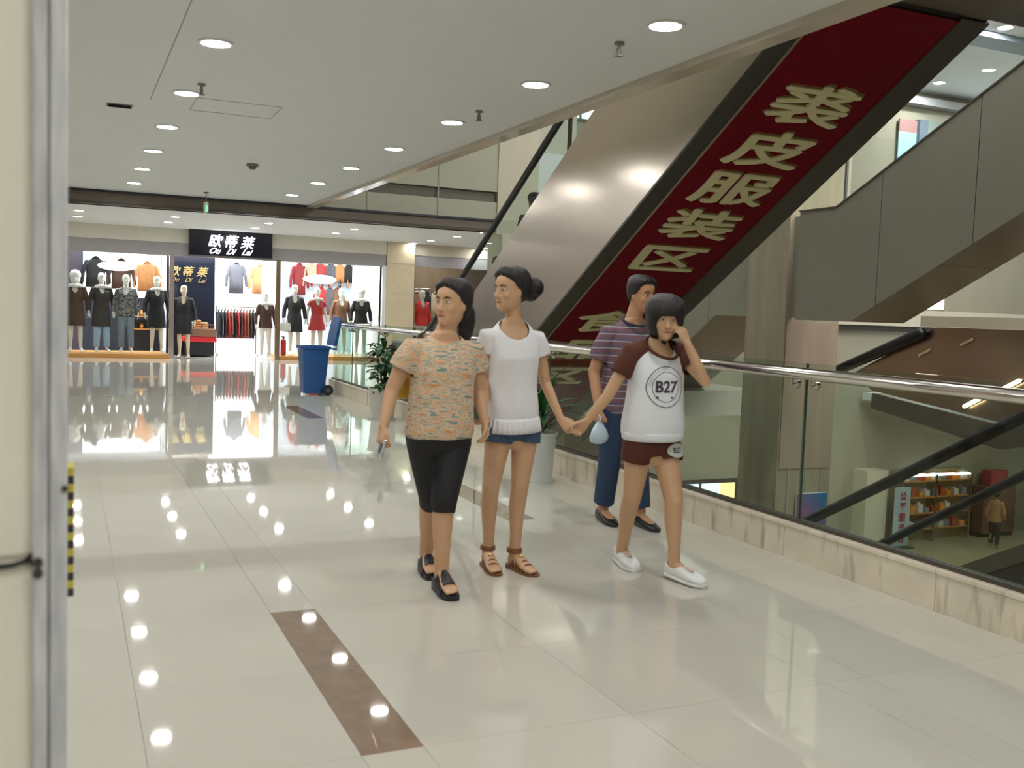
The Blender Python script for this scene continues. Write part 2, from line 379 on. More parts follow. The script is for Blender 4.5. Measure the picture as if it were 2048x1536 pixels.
# ================================================================== kerb and glass railing
kb = MB(); kb.bx(3.975, 4.11, -3, 16.2, -0.5, 0.19)
kerb = struct('trim_3', kb, m_joint, 'low stone kerb under the glass railing')
y = 16.2; ks = None; L = 1.15; m_kerb = m_trav
st = mat('stained travertine', (0.70, 0.63, 0.50), 0.35, nz=0.22, sc=3.5)
def stain(m):
    nt = m.node_tree; b_ = nt.nodes['Principled BSDF']; src = b_.inputs['Base Color'].links[0].from_socket
    tc = nt.nodes.new('ShaderNodeTexCoord'); mp = nt.nodes.new('ShaderNodeMapping'); mp.inputs['Scale'].default_value = (1, 9, 1.6)
    n = nt.nodes.new('ShaderNodeTexNoise'); n.inputs['Scale'].default_value = 1.4; n.inputs['Detail'].default_value = 3
    cr = nt.nodes.new('ShaderNodeValToRGB'); cr.color_ramp.elements[0].position = 0.56; cr.color_ramp.elements[1].position = 0.74
    cr.color_ramp.elements[1].color = (0.6, 0.6, 0.6, 1); mx = nt.nodes.new('ShaderNodeMix'); mx.data_type = 'RGBA'
    mx.inputs[7].default_value = (0.16, 0.12, 0.07, 1); nt.links.new(tc.outputs['Object'], mp.inputs[0]); nt.links.new(mp.outputs[0], n.inputs['Vector'])
    nt.links.new(n.outputs['Fac'], cr.inputs[0]); nt.links.new(cr.outputs[0], mx.inputs[0]); nt.links.new(src, mx.inputs[6]); nt.links.new(mx.outputs[2], b_.inputs['Base Color'])
stain(st)
for k in range(16):
    y1 = 16.2-L*k; y0 = y1-L
    if y0 < -2.5: break
    mb = MB(); mb.bx(3.962, 3.975, y0+0.002, y1-0.002, 0, 0.2); mb.bx(3.955, 4.125, y0+0.002, y1-0.002, 0.19, 0.212)
    put('kerb_stone', mb, st, kerb, bev=0.002)
rail = thing('glass_railing', 'clear glass railing with a round steel handrail along the atrium edge', 'railing', (4.03, 6, 0.2))
mb = MB(); mb.bx(4.005, 4.055, -2.6, 16.2, 0.212, 0.235); put('base_channel', mb, m_dark, rail)
mb = MB(); mb.limb([(3.985, -2.6, 1.115), (3.985, 16.2, 1.115)], [0.036, 0.036], 20); mb.limb([(3.985, 16.2, 1.115), (4.62, 16.2, 1.115)], [0.036, 0.036], 20); put('handrail', mb, m_chrome, rail, 40)
GJ = [16.2, 15.0] + [4.655+1.726*k for k in range(5, -5, -1)]
for a, b in zip(GJ[1:], GJ[:-1]):
    mb = MB(); mb.bx(4.024, 4.036, a+0.006, b-0.006, 0.235, 1.175); put('glass_pane', mb, m_glass, rail)
    mb = MB(); mb.bx(4.0225, 4.0375, a-0.006, a+0.006, 0.235, 1.175); put('pane_edge', mb, m_edge, rail)
mb = MB(); mb.bx(4.04, 4.62, 16.194, 16.206, 0.05, 1.175); put('glass_pane', mb, m_glass, rail)
for k, a in enumerate(GJ[1:]):
    for s in (-1, 1):
        cl = MB(); yy = a+0.085*s
        cl.cyl((3.985, yy, 1.045), (3.985, yy, 1.085), 0.011, 10); cl.cyl((3.985, yy, 1.045), (4.02, yy, 1.045), 0.011, 10); cl.cyl((4.018, yy, 1.045), (4.042, yy, 1.045), 0.026, 14)
        put('clamp', cl, m_chrome, rail, 40)
# ================================================================== pillar on the left, very near
mb = MB(); mb.bx(-0.95, -0.037, 1.3, 2.3, 1.107, 3.15); mb.bx(-0.95, -0.037, 1.3, 2.3, 0, 1.094); mb.bx(-0.94, -0.043, 1.306, 2.29, 1.09, 1.11)
pil = struct('wall_left_pillar', mb, mat('cream glazed panel', (0.96, 0.92, 0.79), 0.35, nz=0.03), 'cream panelled pillar at the left edge', bev=0.004)
pil.name = 'trim_4'
ch = thing('shutter_guide', 'tall scratched grey steel guide rail on the edge of the cream pillar', 'guide rail', (-0.02, 1.3, 0))
m_galv = mat('scratched galvanised steel', (0.66, 0.68, 0.76), 0.45, metal=0.0, nz=0.5, sc=24, stretch=(3, 3, 0.4), bump=0.15, bsc=60)
mb = MB(); mb.bx(-0.038, -0.0215, 1.285, 1.36, 0, 3.15); mb.bx(-0.028, -0.018, 1.31, 1.36, 0, 3.15); put('outer_channel', mb, m_galv, ch, bev=0.003)
mb = MB(); mb.bx(-0.020, -0.0005, 1.290, 1.36, 0, 3.15); mb.bx(-0.006, -0.0005, 1.36, 2.3, 0, 3.15); put('inner_channel', mb, m_galv, ch, bev=0.003)
mb = MB(); mb.cyl((-0.032, 1.280, 1.103), (-0.032, 1.286, 1.103), 0.006, 10); mb.cyl((-0.032, 1.280, 1.09), (-0.032, 1.286, 1.09), 0.006, 10); mb.cyl((-0.003, 1.286, 1.19), (-0.003, 1.292, 1.19), 0.004, 10); put('bolt', mb, m_dark, ch)
tp = thing('hazard_tape', 'yellow and black striped hazard strip on the far edge of the pillar', 'hazard tape', (0.006, 2.0, 0.9))
m_yel = mat('yellow tape', (0.62, 0.55, 0.05), 0.5); m_blk = mat('black tape', (0.04, 0.035, 0.05), 0.5)
for k in range(16):
    z0 = 0.86+0.0152*k
    mb = MB(); mb.bx(0.0, 0.011, 1.99, 2.06, z0, z0+0.0152); put('yellow_stripe' if k % 2 else 'black_stripe', mb, m_yel if k % 2 else m_blk, tp)
cd = MB(); cd.limb([(-0.30, 1.292, 1.099), (-0.085, 1.294, 1.098), (-0.06, 1.294, 1.099), (-0.046, 1.293, 1.103), (-0.038, 1.290, 1.111)], [0.0035]*5, 8)
put('cord', cd, m_black, smooth=True, label='thin black cord running across the cream pillar to the steel guide', cat='cord')
# ================================================================== unseen back of the walkway
mb = MB(); mb.bx(-6.2, -6, -6, 33, 0, 3.15); struct('wall_left', mb, m_cream, 'cream wall far left of the walkway')
mb = MB(); mb.bx(-6.2, 4.0, -6.2, -6, 0, 3.15); struct('wall_back', mb, m_cream, 'cream wall behind the viewer')
# ================================================================== atrium: lower floor, far walls, upper storey
LZ = -4.6
mb = MB(); mb.bx(-2, 34, -6, 26, LZ-0.4, LZ); lf = struct('floor_lower', mb, mat('warm lower floor', (0.52, 0.43, 0.27), 0.12, nz=0.08, sc=1.2), 'warm beige polished floor of the storey below')
mb = MB(); mb.bx(3.0, 3.9, -6, 26, LZ, -0.5); struct('wall_lower_left', mb, m_grey, 'grey wall of the lower storey under the walkway')
mb = MB(); mb.bx(9.2, 34, 20.5, 20.9, LZ, 7.75); struct('wall_far', mb, mat('far grey beige wall', (0.36, 0.33, 0.25), 0.5, nz=0.1, sc=0.8), 'grey beige wall on the far side of the atrium')
mb = MB(); mb.bx(34, 34.4, -6, 21, LZ, 7.75); struct('wall_right', mb, m_grey, 'grey wall at the far right of the atrium')
mb = MB(); mb.bx(4.1, 34, -6.4, -6, LZ, 7.75); struct('wall_atrium_back', mb, m_grey, 'grey atrium wall behind the viewer')
mb = MB(); mb.bx(-6, 34, -6, 26, 7.75, 8.0); struct('ceiling_upper', mb, m_ceil, 'white ceiling of the upper storey')
mb = MB(); mb.bx(8.5, 16, -2, 13, 7.72, 7.75); struct('fill_panel_1', mb, mat('added atrium fill glow', (1, 1, 1), 0.5, emit=3.5, emcol=(1.0, 1.0, 0.95)), 'unseen luminous panel added to brighten the atrium')  # glowing panel added out of view to brighten the atrium
# dark flat soffit of the upper landing
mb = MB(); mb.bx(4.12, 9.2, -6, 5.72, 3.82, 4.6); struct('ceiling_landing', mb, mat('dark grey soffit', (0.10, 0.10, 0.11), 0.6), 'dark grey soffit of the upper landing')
# far end parapet of the upper floor, above the shutter box
mb = MB(); mb.bx(3.95, 7.5, 17.62, 17.9, 3.15, 3.50); mb.bx(3.95, 7.5, 17.72, 17.9, 3.50, 3.70); mb.bx(3.95, 7.5, 17.62, 17.9, 3.70, 5.2)
par = struct('wall_parapet', mb, mat('pale green grey parapet', (0.46, 0.45, 0.35), 0.6, nz=0.05), 'pale parapet panels of the upper floor at the end of the atrium')
mb = MB(); mb.bx(3.95, 7.52, 17.68, 17.73, 3.50, 3.695); put('groove', mb, mat('groove brown', (0.13, 0.115, 0.085), 0.5), par)
for x in (4.94, 6.30):
    mb = MB(); mb.bx(x-0.012, x+0.012, 17.612, 17.63, 3.15, 5.2); put('seam', mb, m_grey, par)
mb = MB(); mb.bx(7.5, 8.35, 17.6, 18.3, 2.9, 7.75); mb.bx(7.62, 8.35, 17.6, 18.3, 0, 2.9); struct('trim_5', mb, m_cream, 'cream column at the end of the atrium')
mb = MB(); mb.bx(8.35, 9.3, 18.1, 18.4, 2.95, 7.75); mb.bx(9.2, 9.4, 18.1, 20.9, LZ, 7.75); struct('wall_end', mb, mat('pale end wall', (0.55, 0.53, 0.45), 0.6), 'pale wall behind the escalator handrail')
uw = thing('upper_window', 'bright bluish window strip high above the escalator side panel', 'window', (9.7, 20.4, 5.9))
for k in range(4):  # glowing panes stand for a lit shop on the upper floor
    mb = MB(); mb.bx(9.9+0.42*k, 10.24+0.42*k, 20.42, 20.49, 5.9, 6.5); put('pane', mb, mat('bluish lit pane', (0.8, 0.95, 1), 0.4, emit=1.0), uw)
mb = MB(); mb.bx(9.8, 11.7, 20.46, 20.5, 5.84, 6.56); put('frame', mb, m_dark, uw)
# ------------------------------------------------------------------ marble column in the atrium
mb = MB(); mb.bx(10.40, 11.5, 12.6, 13.6, LZ, 7.75)
colm = struct('trim_6', mb, m_marble, 'veined beige marble column standing in the atrium')
mb = MB(); mb.bx(10.43, 11.47, 12.585, 12.6, -0.95, 1.42); put('face_panel', mb, m_pinkm, colm)
for x in (10.62, 10.98, 11.3):
    mb = MB(); mb.bx(x-0.004, x+0.004, 12.58, 12.59, LZ, -0.95); put('joint', mb, m_joint, colm)
# ------------------------------------------------------------------ the big escalator with the red banner
def esc_side(y, top): return (2.85 if top else 1.28) + 0.589*(10-y)
E1 = thing('escalator', 'large steel sided escalator rising towards the viewer beside the walkway', 'escalator', (5.68, 12, 0))
YB, YT = 14.85, 7.0
top = [(YT, esc_side(YT, 1)), (YB, esc_side(YB, 1))]
poly = [(16.2, -0.02), (YB, -0.01), (YT, 4.60), (4.4, 4.60), (4.4, 3.80), (5.72, 3.80), (13.0, -0.49), (16.2, -0.49)]
mb = MB(); mb.yz(poly, 4.87, 6.50); put('truss', mb, m_dark, E1)
SP = [(YB, 0.0), (YT, 4.62), (5.72, 4.62), (5.72, 3.80), (13.0, -0.49), (14.85, -0.49)]
mb = MB(); mb.yz(SP, 4.84, 4.87); put('side_panel', mb, m_steel, E1)
mb = MB(); mb.yz(SP, 6.50, 6.53); put('side_panel', mb, m_steel, E1)
th = math.atan(0.589); ux, uy, uz = 0, -math.cos(th), math.sin(th)      # direction up the slope
nv = V((0, -math.sin(th), -math.cos(th)))                                  # outward normal of the soffit
def sof(x, y, d=0.0): return V((x, y, 1.28+0.589*(10-y))) + nv*d
def slab(x0, x1, y0, y1, d0, d1):
    m_ = MB(); q = [sof(x0, y0, d0), sof(x1, y0, d0), sof(x1, y1, d0), sof(x0, y1, d0)]; return m_.prism(q, nv*(d1-d0))
put('soffit_edge', slab(4.83, 5.02, 13.0, 5.72, -0.005, 0.02), mat('dark soffit edge', (0.055, 0.055, 0.05), 0.45), E1)
put('soffit_edge', slab(6.25, 6.55, 13.0, 5.72, -0.005, 0.02), MATS['dark soffit edge'], E1)
# balustrades, handrails, skirts
def off(y, d): return esc_side(y, 1)+d
for x, nm in ((4.99, 'near'), (6.38, 'far')):
    pts = [(YB+0.3, 0.80), (YB-0.2, off(YB-0.2, 0.68)), (YT+0.2, off(YT+0.2, 0.68)), (YT-0.3, 5.36), (4.6, 5.36), (4.6, 4.6), (YT, 4.6), (YB, 0), (16.0, 0), (16.0, 0.80)]
    mb = MB(); mb.yz(pts, x-0.006, x+0.006); put('glass_balustrade', mb, m_glass, E1)
    hp = [(x, 4.6, 5.40), (x, YT-0.3, 5.40), (x, YT+0.2, off(YT+0.2, 0.72)), (x, YB-0.2, off(YB-0.2, 0.72)), (x, YB+0.3, 0.84), (x, 15.9, 0.84), (x, 16.1, 0.72), (x, 16.16, 0.5), (x, 16.05, 0.25)]
    mb = MB(); mb.limb(hp, [0.042]*len(hp), 12); put('handrail', mb, m_black, E1, 50)
    mb = MB(); mb.yz([(YB, 0.0), (YT, 4.62), (YT, 4.72), (YB, 0.10)], x-0.09, x+0.09); put('deck_trim', mb, m_steel, E1)
stepm = None
for k in range(20):
    y = 14.5-0.4*k; z = 2.70+0.589*(10-y-0.2)
    if stepm is None:
        mb = MB(); mb.bx(5.12, 6.24, y-0.2, y+0.2, z-0.24, z)
        for j in range(10): mb.bx(5.14+0.11*j, 5.16+0.11*j, y-0.2, y+0.2, z, z+0.006)
        stepm = put('step', mb, m_dark, E1); y_0, z_0 = y, z
    else: inst(stepm, 'step', E1, (0, y-y_0, z-z_0))
mb = MB(); mb.bx(4.66, 6.7, 14.85, 17.4, -0.06, 0.0); put('landing_plate', mb, m_steel, E1)
# the banner on the soffit
BN = thing('banner', 'long red banner with pale Chinese characters under the steel escalator', 'banner', sof(5.64, 9, 0.03))
bo = BN.location.copy()
put('red_sheet', slab(5.02, 6.25, 12.9, 5.74, 0.021, 0.03), mat('red banner cloth', (0.17, 0.003, 0.014), 0.7, nz=0.1, spec=0.15), BN)
put('edging', slab(5.015, 5.03, 12.9, 5.74, 0.02, 0.034), mat('pale edging', (0.35, 0.28, 0.2), 0.5), BN)
put('edging', slab(6.24, 6.252, 12.9, 5.74, 0.02, 0.034), m_dark, BN)
m_let = mat('pale yellow letter', (0.80, 0.76, 0.47), 0.5); m_lsh = mat('brown letter edge', (0.22, 0.12, 0.035), 0.6)
for chx, x, y in (('裘', 5.65, 6.66), ('皮', 5.64, 7.16), ('服', 5.64, 7.66), ('装', 5.63, 8.16), ('区', 5.63, 8.69), ('食', 5.60, 9.83), ('品', 5.60, 10.42), ('区', 5.60, 11.02)):
    p = sof(x, y, 0.034)
    me = textmesh(chx, 0.53, p, (1, 0, 0), (ux, uy, uz), sx=1.62, sy=0.93, off=bo, ext=0.012, bold=0.011)
    put('character', me, m_let, BN)
    me = textmesh(chx, 0.53, p+V((0.014, 0, 0))+V((ux, uy, uz))*(0.022)-nv*0.006, (1, 0, 0), (ux, uy, uz), sx=1.62, sy=0.93, off=bo, ext=0.004, bold=0.013)
    put('character_shadow', me, m_lsh, BN)
# ------------------------------------------------------------------ grey clad escalator on the other side, with a half landing
E2 = thing('escalator', 'grey panelled escalator with a half landing on the far side of the atrium', 'escalator', (10.3, 10, 1.45))
def b2(y): return 1.452 + 0.497*max(0, 10.57-y)
def t2(y): return 3.03 + 0.484*max(0, 10.96-y)
seams = [11.72, 10.12, 8.62, 7.16, 5.7]
for a, b in zip(seams[:-1], seams[1:]):
    a -= 0.012; b += 0.0
    ys = sorted({a, b} | {q for q in (10.57, 10.96) if b < q < a}, reverse=True)
    poly = [(q, t2(q)) for q in ys] + [(q, b2(q)) for q in reversed(ys)]
    mb = MB(); mb.yz(poly, 9.84, 9.875); put('side_panel', mb, m_grey, E2)
ys = [11.72, 10.96, 10.57, 5.7]
mb = MB(); mb.yz([(q, t2(q)-0.02) for q in ys] + [(q, b2(q)+0.02) for q in reversed(ys)], 9.875, 10.82); put('truss', mb, m_dark, E2)
m_brs = mat('brown grey soffit', (0.23, 0.185, 0.135), 0.4, nz=0.1)
for a, b in ((11.72, 10.57), (10.56, 9.1), (9.09, 7.6), (7.59, 5.7)):
    mb = MB(); mb.yz([(a, b2(a)), (b, b2(b)), (b, b2(b)+0.03), (a, b2(a)+0.03)], 9.876, 10.83); put('soffit_panel', mb, m_brs, E2)
for yy in (10.85, 7.95):
    mb = MB(); z = t2(yy); mb.bx(9.875, 9.905, yy-0.02, yy+0.02, z-0.05, z+0.75); put('post', mb, mat('grey post', (0.2, 0.2, 0.19), 0.4), E2)
mb = MB(); mb.yz([(11.7, 3.0), (10.96, 3.0), (5.7, t2(5.7)), (5.7, t2(5.7)+0.8), (10.96, 3.8), (11.7, 3.8)], 9.885, 9.895); put('glass_balustrade', mb, glass('pale glass', (0.93, 0.96, 0.94)), E2)
mb = MB(); mb.yz([(11.72, 3.035), (10.96, 3.035), (5.7, t2(5.7)+0.005), (5.7, t2(5.7)+0.035), (10.96, 3.06), (11.72, 3.06)], 9.83, 9.93); put('top_trim', mb, mat('dark top trim', (0.14, 0.12, 0.10), 0.45), E2)
# lower flight behind the column
E5 = thing('escalator', 'lower flight of the grey escalator descending behind the marble column', 'escalator', (10.9, 15, 0))
def b5(y): return 1.49 - 0.62*max(0, y-14.61)
for a, b in ((11.75, 13.25), (13.26, 14.80), (14.81, 16.2), (16.21, 17.6), (17.61, 19.4)):
    ys = sorted({a, b} | ({14.61} if a < 14.61 < b else set()))
    poly = [(q, 3.08-0.55*max(0, q-15.4)) for q in ys] + [(q, b5(q)) for q in reversed(ys)]
    mb = MB(); mb.yz(poly, 10.5, 10.53); put('side_panel', mb, m_greyg, E5)
mb = MB(); ys = [13.62, 14.61, 19.4]; mb.yz([(q, b5(q)) for q in ys] + [(q, b5(q)+0.03) for q in reversed(ys)], 10.53, 12.0); put('soffit_panel', mb, m_brs, E5)
mb = MB(); mb.yz([(13.62, 1.5), (14.6, 1.5), (19.4, b5(19.4)+0.05), (19.4, 0.8), (15.4, 3.0), (13.62, 3.0)], 10.53, 12.0); put('truss', mb, m_dark, E5)
# ------------------------------------------------------------------ lower escalator with two black handrails
E3 = thing('escalator', 'escalator to the lower floor with two black handrails seen through the glass', 'escalator', (9.3, 8, -2))
def h3(y): return -1.40 + 0.557*(10-y)
def h4(y): return -1.43 + 0.617*(10-y)
for x, fn in ((8.10, h3), (10.5, h4)):
    mb = MB(); hp = [(x, 3.0, fn(3.0)), (x, 12.4, fn(12.4)), (x, 12.8, fn(12.7)), (x, 13.5, fn(12.8)), (x, 13.7, fn(12.8)-0.12), (x, 13.72, fn(12.8)-0.35)]
    mb.limb(hp, [0.062]*len(hp), 12); put('handrail', mb, m_black, E3, 50)
    mb = MB(); mb.yz([(3.0, fn(3.0)-0.04), (12.4, fn(12.4)-0.04), (13.6, fn(12.8)-0.04), (13.6, fn(12.8)-1.25), (12.4, fn(12.4)-1.25), (3.0, fn(3.0)-1.25)], x-0.005, x+0.005); put('glass_balustrade', mb, MATS['pale glass'], E3)
    mb = MB(); mb.yz([(3.0, fn(3.0)-1.25), (12.4, fn(12.4)-1.25), (12.4, fn(12.4)-1.42), (3.0, fn(3.0)-1.42)], x-0.12, x+0.12); put('deck_trim', mb, m_beam, E3)
mb = MB(); mb.yz([(3.0, h3(3)-1.42), (12.4, h3(12.4)-1.42), (12.4, LZ), (11.6, LZ), (3.0, h3(3)-2.5)], 8.0, 10.6); put('truss', mb, m_dark, E3)
for k in range(20):
    y = 12.0-0.42*k; z = h3(y)-1.40
    if k == 0:
        mb = MB(); mb.bx(8.24, 10.36, y-0.21, y+0.21, z-0.22, z); s3 = put('step', mb, m_dark, E3); y_0, z_0 = y, z
    else: inst(s3, 'step', E3, (0, y-y_0, z-z_0))
# ------------------------------------------------------------------ brown steel escalator flank far right
E4 = thing('escalator', 'brown steel escalator flank with a dark handrail below the grey escalator', 'escalator', (12.6, 11, 0.5))
m_brst = mat('brown steel', (0.34, 0.24, 0.18), 0.28, metal=0.8, nz=0.12, sc=5, stretch=(1, 0.3, 3))
mb = MB(); mb.yz([(13.3, 0.55), (11.5, 1.415), (4.0, 1.415), (4.0, 0.9), (7.0, 0.9), (10.2, 0.05), (12.8, 0.30)], 12.5, 12.54); put('side_panel', mb, m_brst, E4)
mb = MB(); mb.limb([(12.42, 13.55, 0.60), (12.42, 11.75, 1.30)], [0.09, 0.10], 12)
mb2 = MB(); mb2.bx(12.40, 19, -4, 11.75, 1.42, 1.585); struct('trim_16', mb2, m_cream, 'cream slab edge above the brown steel escalator'); put('handrail', mb, m_black, E4, 50)
for y, z in ((11.7, 0.95), (10.9, 1.15)):
    mb = MB(); mb.prism([(12.47, y+0.12, z-0.02), (12.47, y-0.12, z+0.09), (12.47, y-0.12, z+0.13), (12.47, y+0.12, z+0.02)], (0.03, 0, 0)); put('reflector', mb, mat('warm steel', (0.8, 0.7, 0.5), 0.2, metal=1.0), E4)
mb = MB(); mb.yz([(12.8, 0.26), (10.2, 0.01), (7.0, 0.86), (7.0, 0.5), (10.2, -0.35), (12.8, 0.0)], 12.5, 12.7); put('lower_edge', mb, m_beam, E4)
for y, z in ((10.70, 0.30), (10.05, 0.62)):  # added glowing bars imitate lamp reflections in the steel flank
    t = thing('glint_bar', 'slanted glowing bar imitating a reflection %s the brown steel escalator flank' % ('near the glass under' if y > 10.5 else 'at the right end of'), 'light', (12.4, y, z))
    mb = MB(); mb.limb([(12.44, y+0.13, z-0.07), (12.44, y-0.13, z+0.07)], [0.03, 0.03], 10); put('tube', mb, mat('warm glint glow', (1, 0.93, 0.7), 0.4, emit=6, emcol=(1, 0.9, 0.6)), t, 50)
    mb = MB(); mb.limb([(12.475, y+0.16, z-0.085), (12.475, y-0.16, z+0.085)], [0.022, 0.022], 8); put('mount', mb, m_chrome, t, 50)
# ------------------------------------------------------------------ far wall details: slab bands, lit opening, lower shops, poster
mb = MB(); mb.bx(16, 34, 20.3, 20.5, 1.40, 1.86); struct('trim_7', mb, m_cream, 'cream band on the far wall')
mb = MB(); mb.bx(16, 34, 20.36, 20.5, 1.25, 1.40); struct('trim_8', mb, m_dark, 'dark edge under the cream band')
mb = MB(); mb.bx(9.4, 17, 20.3, 20.5, -0.7, -0.4); struct('trim_9', mb, m_brs, 'brown slab edge on the far wall')
t = thing('wall_light', 'bright warm wall light above the cream band on the far wall', 'light', (22.1, 20.4, 2.05))
mb = MB(); mb.bx(21.5, 22.35, 20.38, 20.42, 1.9, 2.28); put('lit_panel', mb, mat('warm lit panel', (1, 0.93, 0.72), 0.4, emit=7, emcol=(1, 0.88, 0.62)), t)
mb = MB(); mb.bx(21.44, 22.41, 20.42, 20.49, 1.86, 2.32); put('frame', mb, m_dark, t)
t = thing('shop_window', 'lit window of a shop on the lower floor low behind the glass', 'window', (14.9, 20.4, -3.6))
for a, b, c, e in ((13.9, 14.45, (0.75, 0.9, 1), 1.0), (14.55, 15.1, (0.75, 0.88, 1), 1.0), (15.1, 15.55, (1, 0.72, 0.35), 0.9)):
    mb = MB(); mb.bx(a, b, 20.42, 20.46, -3.75, -2.72); put('pane', mb, mat('lit pane %d' % (a*10), c, 0.4, emit=e), t)
mb = MB(); mb.bx(13.8, 15.65, 20.46, 20.5, -3.85, -2.62); put('frame', mb, m_dark, t)
ps = thing('poster', 'pink and blue gradient poster hanging on the marble column', 'poster', (11.1, 12.57, -1.9))
m = bpy.data.materials.new('pink to blue print'); m.use_nodes = True; nt = m.node_tree
tc = nt.nodes.new('ShaderNodeTexCoord'); sp = nt.nodes.new('ShaderNodeSeparateXYZ'); cr = nt.nodes.new('ShaderNodeValToRGB'); ma = nt.nodes.new('ShaderNodeMath'); ma.operation = 'ADD'
nt.links.new(tc.outputs['Object'], sp.inputs[0]); nt.links.new(sp.outputs[0], ma.inputs[0]); nt.links.new(sp.outputs[2], ma.inputs[1])
mr = nt.nodes.new('ShaderNodeMapRange'); mr.inputs[1].default_value = -0.45; mr.inputs[2].default_value = 0.65; nt.links.new(ma.outputs[0], mr.inputs[0]); nt.links.new(mr.outputs[0], cr.inputs[0])
cr.color_ramp.elements[0].color = (0.42, 0.03, 0.13, 1); cr.color_ramp.elements[1].color = (0.01, 0.18, 0.42, 1)
e_ = cr.color_ramp.elements.new(0.5); e_.color = (0.28, 0.13, 0.3, 1); nt.links.new(cr.outputs[0], nt.nodes['Principled BSDF'].inputs['Base Color'])
mb = MB(); mb.bx(10.81, 11.42, 12.55, 12.562, -2.5, -1.37); put('print', mb, m, ps)
mb = MB(); mb.bx(10.80, 11.43, 12.562, 12.584, -2.51, -1.36); put('backing_board', mb, m_rim, ps)
sg = thing('standing_sign', 'narrow pale blue standing sign with five red characters on the lower floor', 'sign', (20.6, 19.8, LZ))
mb = MB(); mb.bx(20.36, 20.92, 19.76, 19.82, LZ+0.04, LZ+1.66); put('board', mb, mat('pale blue board', (0.42, 0.50, 0.56), 0.5), sg, bev=0.02)
mb = MB(); mb.bx(20.30, 20.98, 19.6, 20.0, LZ, LZ+0.04); put('foot', mb, m_dark, sg)
for k, c in enumerate('公平服务台'):
    put('character', textmesh(c, 0.24, (20.64, 19.75, LZ+1.42-0.29*k), (1, 0, 0), (0, 0, 1), off=sg.location, ext=0.004, offset=0.006), mat('dark red letter', (0.42, 0.04, 0.07), 0.5), sg)
# lower shop: display shelves with orange and white goods
mb = MB(); mb.bx(19.55, 20.3, 20.0, 20.5, LZ, -2.5); struct('trim_10', mb, m_cream, 'cream pier beside the lower shop')
sh = thing('display_shelf', 'lit display shelf with orange goods in the shop on the lower floor', 'shelf', (22.2, 20.3, LZ))
mb = MB(); mb.bx(20.9, 23.6, 20.40, 20.48, LZ, -2.6); put('back_panel', mb, mat('warm shop back', (0.42, 0.30, 0.14), 0.5), sh)
for k in range(4):
    mb = MB(); z = LZ+0.35+0.45*k; mb.bx(21.0, 23.5, 20.1, 20.40, z, z+0.04); put('shelf_board', mb, m_wood, sh)
for x in (20.95, 22.2, 23.55):
    mb = MB(); mb.bx(x-0.03, x+0.03, 20.08, 20.4, LZ, -2.7); put('upright', mb, m_steel, sh)
mb = MB(); mb.bx(21.0, 23.5, 20.1, 20.2, -2.74, -2.68); put('strip_light', mb, mat('strip light', (0.9, 0.95, 1), 0.4, emit=2.5), sh)
ci = 0; gp = {}
for k in range(4):
    for j in range(9):
        x = 21.12+0.27*j+0.03*((j*7+k*3) % 3); z = LZ+0.39+0.45*k
        c = [('orange', (0.75, 0.28, 0.02)), ('white', (0.7, 0.66, 0.6)), ('grey', (0.25, 0.25, 0.27)), ('red', (0.5, 0.08, 0.03))][(j*5+k*7) % 4]
        hh = 0.16+0.04*((j+k) % 4); mb = MB(); mb.bx(x-0.09, x+0.09, 20.13, 20.33, z, z+hh*0.8); mb.bx(x-0.04, x+0.04, 20.2, 20.27, z+hh*0.8, z+hh)
        put('package', mb, mat(c[0]+' package', c[1], 0.4), label='small %s package, %s from the left on the %s shelf of the lower shop' % (c[0], ORD[j], ['bottom', 'second', 'third', 'top'][k]), cat='package', group='packages in the lower shop', bev=0.006)
rk = thing('display_stand', 'reddish display stand behind the walking figure on the lower floor', 'display stand', (24.6, 20.2, LZ))
mb = MB(); mb.bx(24.0, 25.3, 20.0, 20.4, LZ+0.1, LZ+1.5); put('body', mb, mat('dark red brown stand', (0.20, 0.09, 0.06), 0.5), rk, bev=0.02)
mb = MB(); mb.bx(24.2, 24.9, 19.98, 20.3, LZ+1.5, LZ+1.95); put('header', mb, mat('red header', (0.38, 0.05, 0.05), 0.5), rk, bev=0.02)
mb = MB(); mb.bx(24.0, 25.3, 20.05, 20.4, LZ, LZ+0.1); put('base', mb, m_dark, rk)
# ------------------------------------------------------------------ upper storey seen between the escalators
t = thing('upper_poster', 'pale blue banner poster on the upper storey between the two escalators', 'poster', (20.7, 20.4, 5.9))
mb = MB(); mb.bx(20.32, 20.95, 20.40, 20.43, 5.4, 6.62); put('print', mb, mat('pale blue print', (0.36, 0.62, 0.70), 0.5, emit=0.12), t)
mb = MB(); mb.bx(20.32, 20.95, 20.40, 20.44, 6.62, 6.95); put('header', mb, mat('pinkish grey header', (0.42, 0.22, 0.22), 0.5), t)
mb = MB(); mb.bx(20.95, 21.25, 20.30, 20.5, 4.6, 6.98); put('frame', mb, mat('blue grey frame', (0.13, 0.17, 0.22), 0.4), t)
t = thing('upper_shopfront', 'bright lit shopfront on the upper storey right of the pale blue poster', 'shopfront', (22.5, 20.4, 5.5))
mb = MB(); mb.bx(21.3, 24.5, 20.42, 20.46, 5.3, 6.35); put('lit_glass', mb, mat('lit upper shop', (0.85, 0.95, 1), 0.4, emit=1.5), t)
mb = MB(); mb.bx(21.3, 24.5, 20.38, 20.46, 6.35, 6.5); put('warm_strip', mb, mat('warm strip', (1, 0.85, 0.55), 0.4, emit=0.9), t)
mb = MB(); mb.bx(21.28, 25.0, 20.36, 20.46, 6.5, 7.0); put('fascia', mb, mat('grey green fascia', (0.24, 0.28, 0.25), 0.5), t)
mb = MB(); mb.bx(17, 34, 20.2, 20.5, 7.35, 7.55); struct('trim_11', mb, m_fgrey, 'grey band under the upper ceiling')
